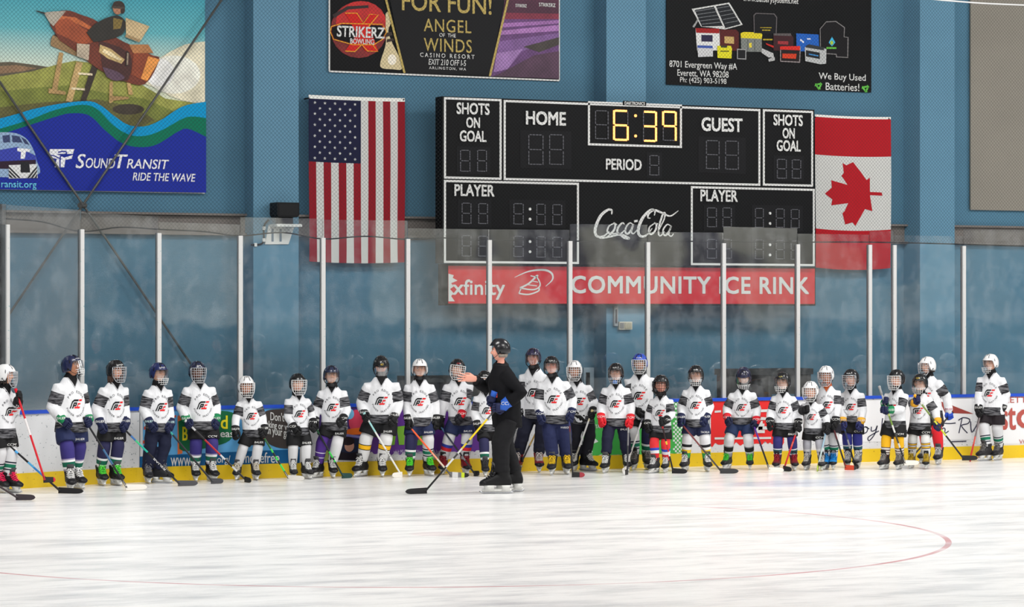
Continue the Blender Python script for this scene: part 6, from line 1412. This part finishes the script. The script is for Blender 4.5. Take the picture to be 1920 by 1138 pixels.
P_(dict(label='tall skater in a bright blue helmet with white cage behind a small skater', head=(1200, 662), feet=[(1190, 881, -8), (1212, 880, 10)], turn=-8, look=-8, w=1.12, skin='tan', hands=dict(L=(1208, 796, 0.2), R=(1240, 770, 0.0)), helmet=(40, 70, 170), cagemat=CAGEW, pants=BK, socks=('whitegreen', 'navyvan'), skate=((54, 50, 50), (130, 126, 122)), glove=(BK, BK), hlogo=('CCM', 0.07, 0.022), shorts=0.7,
    stick=stk('L', (1172, 886), (1164, 890), [(0, (214, 212, 206)), (0.6, (190, 190, 192)), (0.8, (44, 44, 60))], BW, 'silver white stick slanting down from the tall blue-helmeted skater')))
P_(dict(label='small skater in red, blue and white socks and a black helmet', head=(1240, 702), feet=[(1229, 887, -30), (1249, 886, -10)], turn=-12, look=-12, skin='rosy', w=1.02, hands=dict(L=(1214, 800, 0.02), R=(1246, 790, 0.26)), helmet=BK, cagemat=CAGEK, pants=BK, socks='redblue', skate=((46, 46, 48), WT), glove=(BK, BK, 'CCM'), shorts=0.7, ss=0.95,
    stick=stk('R', (1262, 886), (1289, 891), [(0, (30, 30, 32)), (0.28, (220, 220, 218)), (0.36, (190, 40, 44)), (0.5, (214, 190, 60)), (0.56, (46, 30, 32)), (0.8, (190, 44, 48)), (0.86, (226, 226, 224))], B1, 'black and white stick with black blade under the smallest red-socked skater')))
P_(dict(label='skater with yellow and green sock bottoms beside the checkered advert', head=(1305, 684), feet=[(1286, 884, -14), (1325, 884, 10)], turn=-4, look=-4, w=1.06, hands=dict(L=(1277, 789, 0.1), R=(1322, 788, 0.1)), helmet=BK, cage='visor', pants=(30, 36, 66), ptext='TACKLA', socks='greengold', skate=((44, 44, 46), WT), glove=(NV, NV, 'BAUER'), hlogo=('BAUER', 0.05, 0.014),
    stick=stk('L', (1352, 888), (1387, 888), [(0, (44, 42, 44)), (0.35, (60, 40, 40)), (0.5, (110, 38, 40)), (0.9, (70, 34, 36))], [(0, (52, 52, 54))], 'dark red stick slanting past the yellow and green socks')))
P_(dict(label='crouching skater in blue shorts with black-banded socks before the red advert', head=(1392, 689), feet=[(1365, 880, -22), (1406, 880, 0)], turn=-2, look=-2, lean=14, pitch=24, w=1.12, knee=0.10, hands=dict(L=(1364, 788, 0.2), R=(1418, 794, 0.2)), helmet=(34, 34, 58), cage='visor', cagemat=CAGEW, pants=(36, 50, 84), socks='blackband', skate=((40, 46, 40), (80, 210, 70)), glove=((30, 34, 60), RD, 'CCM'), tuck=0.03,
    stick=stk('R', (1443, 886), (1472, 886), [(0, (34, 32, 36)), (0.4, (46, 36, 60)), (0.6, (84, 48, 140)), (0.9, (100, 54, 170))], BW, 'purple to black stick with pale blade before the red advert')))
P_(dict(label='skater in a black helmet with clear mask and dark red skates', head=(1468, 697), feet=[(1458, 882, -10), (1488, 882, 8)], turn=-8, look=-18, w=1.06, hands=dict(L=(1443, 796, 0.1), R=(1497, 798, 0.12)), helmet=BK, cage='visor', cagemat=CAGEW, pants=BK, ptext='BAUER', socks='teal', skate=((96, 30, 36), (160, 44, 54)), glove=(BK, BK, 'CCM'), hlogo=('CCM', 0.05, 0.016, (214, 200, 120)),
    stick=stk('R', (1470, 882), (1482, 886), [(0, (200, 44, 46)), (0.5, (206, 90, 80)), (0.6, (196, 40, 44)), (0.75, (130, 130, 130))], B1, 'thin red stick crossing before the dark red skates')))
P_(dict(label='smallest skater in a white helmet and grey striped socks, arm folded', head=(1520, 714), feet=[(1514, 881, -14), (1540, 882, 2)], turn=-8, look=-12, hands=dict(L=(1508, 768, 0.26), R=(1551, 804, 0.14)), helmet=WH, cagemat=CAGEW, pants=BK, ptext='CCM', socks='whitegrey', skate=((60, 58, 58), (200, 196, 190)), glove=(BK, BK), w=1.08, ss=0.95,
    stick=stk('R', (1533, 878), (1530, 888), [(0, (190, 200, 120)), (0.12, (180, 196, 196)), (0.5, (150, 180, 196)), (0.8, (120, 160, 196))], [(0, (180, 206, 70))], 'pale blue stick with lime blade below the smallest skater')))
P_(dict(label='taller white-helmeted skater with orange neck guard and blue skates', head=(1549, 685), feet=[(1550, 880, -16), (1563, 880, -4)], turn=-4, look=-14, w=1.1, skin='tan', neck=(176, 88, 50), hands=dict(L=(1536, 780, 0.0), R=(1566, 798, 0.16)), helmet=WH, cagemat=CHROME, pants=(32, 32, 40), socks='whitegreen', skate=((34, 124, 190), (40, 140, 210)), glove=(BK, BK, 'CCM'), shorts=0.72, chin=(60, 40, 36),
    stick=stk('R', (1586, 880), (1604, 884), [(0, (36, 36, 40)), (0.3, (46, 46, 50)), (0.6, (90, 40, 44)), (0.8, (36, 36, 40))], [(0, (200, 70, 44)), (0.8, (50, 50, 52))], 'black stick with orange red blade by the blue skates')))
P_(dict(label='skater in a black helmet with navy and yellow gloves before the motorhome advert', head=(1595, 691), feet=[(1590, 877, -4), (1609, 877, -14)], turn=-10, look=-22, w=1.1, lean=4, hands=dict(L=(1580, 796, 0.14), R=(1614, 796, 0.18)), helmet=BK, cagemat=CHROME, pants=BK, ptext='CCM', socks='teal2', skate=((110, 110, 112), WT), glove=((46, 50, 96), (220, 164, 40), 'BAUER'), tuck=0.05, hlogo=('BAUER', 0.05, 0.014),
    stick=stk('L', (1603, 876), (1607, 886), [(0, (34, 34, 38)), (0.4, (150, 150, 156)), (0.6, (60, 64, 90)), (0.8, (60, 80, 160))], B1, 'blue topped stick between the legs of the navy and yellow gloved skater')))
P_(dict(label='skater in yellow topped socks holding a stick up in green-cuffed gloves', head=(1683, 692), feet=[(1660, 880, -26), (1687, 880, -16)], turn=-34, look=-28, w=1.12, hands=dict(L=(1658, 752, 0.18), R=(1663, 768, 0.24)), helmet=BK, cagemat=CAGEW, pants=BK, ptext='CCM', socks='yellow', skate=((54, 50, 50), (150, 146, 142)), glove=(NV, GN, 'BAUER'), shorts=0.86, legw=1.12,
    stick=stk('L', (1697, 868), (1726, 873), [(0, (40, 40, 42)), (0.2, (200, 196, 190)), (0.26, (60, 60, 60)), (0.4, (210, 210, 206)), (0.5, (110, 140, 60)), (0.62, (190, 210, 110)), (0.75, (170, 170, 168))], BW, 'silver stick held upright by the yellow-socked skater', butt=(1649, 726), tape=(150, 150, 150))))
P_(dict(label='small skater with black and gold striped socks and gold-lettered helmet', head=(1726, 700), feet=[(1710, 878, -14), (1737, 879, -4)], turn=-16, look=-18, w=1.1, hands=dict(L=(1716, 751, 0.26), R=(1759, 796, 0.2)), helmet=BK, cage='visor', cagemat=CAGEW, pants=BK, ptext='CCM', socks='pens', skate=((120, 96, 30), (190, 160, 50)), glove=((34, 38, 74), (220, 160, 40)), hlogo=('CCM', 0.05, 0.020, (224, 190, 60)), ss=0.95, shorts=0.66,
    stick=stk('L', (1806, 859), (1836, 861), [(0, (34, 34, 36)), (0.26, (34, 34, 36)), (0.36, (190, 200, 60)), (0.46, (60, 66, 40)), (0.52, (190, 200, 70)), (0.6, (60, 66, 40)), (0.7, (120, 140, 70)), (0.86, (206, 206, 200))], B1, 'lime and black stick held across the body by the small gold-striped skater', tape=(226, 160, 40))))
P_(dict(label='white-helmeted skater in red socks with a blue glove, behind the small skater', head=(1740, 668), feet=[(1735, 868, -26), (1762, 871, -12)], turn=-30, look=-42, w=1.1, hands=dict(L=(1722, 776, 0.0), R=(1780, 776, 0.08)), helmet=WH, cagemat=CHROME, skin='fair', hair=((46, 36, 32), 0.07), pants=(40, 36, 40), socks='red', skate=((50, 48, 48), (190, 190, 190)), glove=((40, 74, 180), (216, 216, 220), 'BAUER', (170, 60, 90)), shorts=0.72,
    stick=stk('R', (1700, 872), (1682, 876), [(0, (46, 44, 44)), (0.5, (70, 64, 60)), (0.8, (60, 56, 54))], B1, 'dark stick passing behind the legs of the small gold-striped skater', front=False)))
P_(dict(label='lone skater in a white helmet standing apart at the end of the line', head=(1858, 663), feet=[(1850, 864, -40), (1873, 863, -22)], turn=-18, look=-34, w=1.1, hands=dict(L=(1834, 773, 0.08), R=(1878, 772, 0.08)), helmet=WH, cage='visor', cagemat=CAGEW, pants=(34, 28, 32), socks='whitegreen', skate=((40, 38, 40), (120, 118, 116)), glove=(BK, BK, 'BAUER'), shorts=0.82,
    stick=stk('L', (1819, 864), (1817, 874), [(0, (200, 50, 50)), (0.3, (206, 90, 80)), (0.45, (120, 110, 112)), (0.9, (214, 60, 60))], [(0, (200, 50, 50))], 'thin red stick beside the lone skater')))
def coach_extra(root, base, arms, jer, bv, T, toward, add, hc, Rh):
    # grey hair at the nape
    hr = MB()
    for i in range(27):
        a = PI * (0.46 + 1.08 * i / 26); x, y = 0.077 * math.sin(a), -0.095 * math.cos(a)
        hr.tube([hc + Rh @ Vector((x, y, -0.005)), hc + Rh @ Vector((x * 0.98, y * 0.97, -0.045)), hc + Rh @ Vector((x * 0.86, y * 0.88, -0.075))], [0.010, 0.009, 0.003], 6)
    add(hr, 'hair', mat('hair_grey', (150, 140, 130), 0.7, var=0.3, vs=30))
    s, e, h = arms['L']; d = (h - e).normalized(); w0 = e.lerp(h, 0.76)
    cf = MB(); cf.tube([w0 - d * 0.02, w0 + d * 0.05], [0.050, 0.046], 14); add(cf, 'cuff', cmat((26, 26, 28), 0.9))
    O = T((0.11, -0.14, 1.22)); n = toward
    mb = project(bv, ([(-0.02, -0.025), (0.02, -0.025), (0.02, 0.025), (-0.02, 0.025)], [(0, 1, 2, 3)]), O + Vector((0, 0, 0)), RT, Vector((0, 0, 1)), toward)
    if mb.f: add(face_out(mb, toward), 'chest_badge', cmat((200, 70, 60)), jer, False)
COACH = dict(lean=7, label='adult coach in black with an outstretched bare hand, facing the line', coach=True, head=(937, 637), feet=[(940, 927, -84), (962, 921, -70)], turn=-74, look=-88, jaw=0.7, w=1.0, skin='rosy', hands=dict(L=(889, 710, -0.06), R=(938, 764, 0.24)), helmet=(24, 24, 28), cage='none', pants=(19, 19, 22), long=True, hem=-0.03, legw=1.12, ss=1.15, socks='navy', neck=(26, 26, 28), skate=((18, 18, 20), (40, 40, 42)), glove=((34, 38, 70), (44, 90, 180), 'CCM'), jmat=mat('jacket_cloth', (18, 18, 21), 0.8, spec=0.12), extra=coach_extra, gk=1.15,
    stick=stk('R', (798, 922), (757, 929), [(0, (30, 30, 32)), (0.24, (30, 30, 32)), (0.28, (206, 206, 206)), (0.38, (60, 60, 60)), (0.44, (200, 200, 198)), (0.50, (206, 186, 50)), (0.56, (60, 58, 50)), (0.60, (226, 196, 40)), (0.84, (96, 96, 98))], B1, 'long yellow and black stick held low by the coach', tape=(60, 60, 62), ext=0.03))
import os, time
ONLY = None
for i, k in enumerate(K_):
    if ONLY is None or i in ONLY: person(k)
person(COACH)
# spare glove the coach has taken off, tucked under the elbow
zc_ = F * CAMH / (924 - PYH); c = at_zc(923, 748, zc_ - 0.16)
d = (Vector((0, 0, -1)) + RT * -0.35).normalized(); n_ = (-FW - d * (-FW).dot(d)).normalized()
sg = empty('spare_glove', c, 'empty blue and navy glove tucked in the arm of the coach', 'glove')
mb = MB(); hand_pts(mb, c + d * 0.0, d, n_, d.cross(n_), 1.0, 1.3, 0.5); put(mb, 'glove_hand', cmat(NV, 0.6), sg, True)
mb = MB(); mb.tube([c - d * 0.10, c - d * 0.03], [(0.060, 0.045), (0.05, 0.04)], 14, upv=n_); put(mb, 'cuff', cmat((44, 90, 180), 0.6), sg, True)
# blade of a stick held by someone out of view at the edge
st0 = dict(heel=(32, 938), toe=(68, 938), butt=(-60, 875), shaft=[(0, (62, 52, 54)), (0.5, (40, 36, 38))], blade=[(0, (56, 48, 52))], label='dark brown stick reaching in from the photo edge along the ice')
heel = on_ice(32, 938); stick(dict(st0, zc=heel.xy.dot(FW.xy)), at_zc(-20, 901, heel.xy.dot(FW.xy)))
st0 = dict(heel=(112, 925), toe=(165, 928), butt=(-22, 800), shaft=[(0, (30, 30, 32)), (0.22, (50, 130, 200)), (0.36, (80, 170, 220)), (0.44, (30, 30, 32)), (0.58, (70, 160, 220)), (0.62, (30, 30, 32))], blade=B1, label='black stick with blue bands and big black blade near the edge-cut skater')
heel = on_ice(112, 925); stick(dict(st0, zc=heel.xy.dot(FW.xy) + 0.1), at_zc(-10, 812, heel.xy.dot(FW.xy) + 0.1))
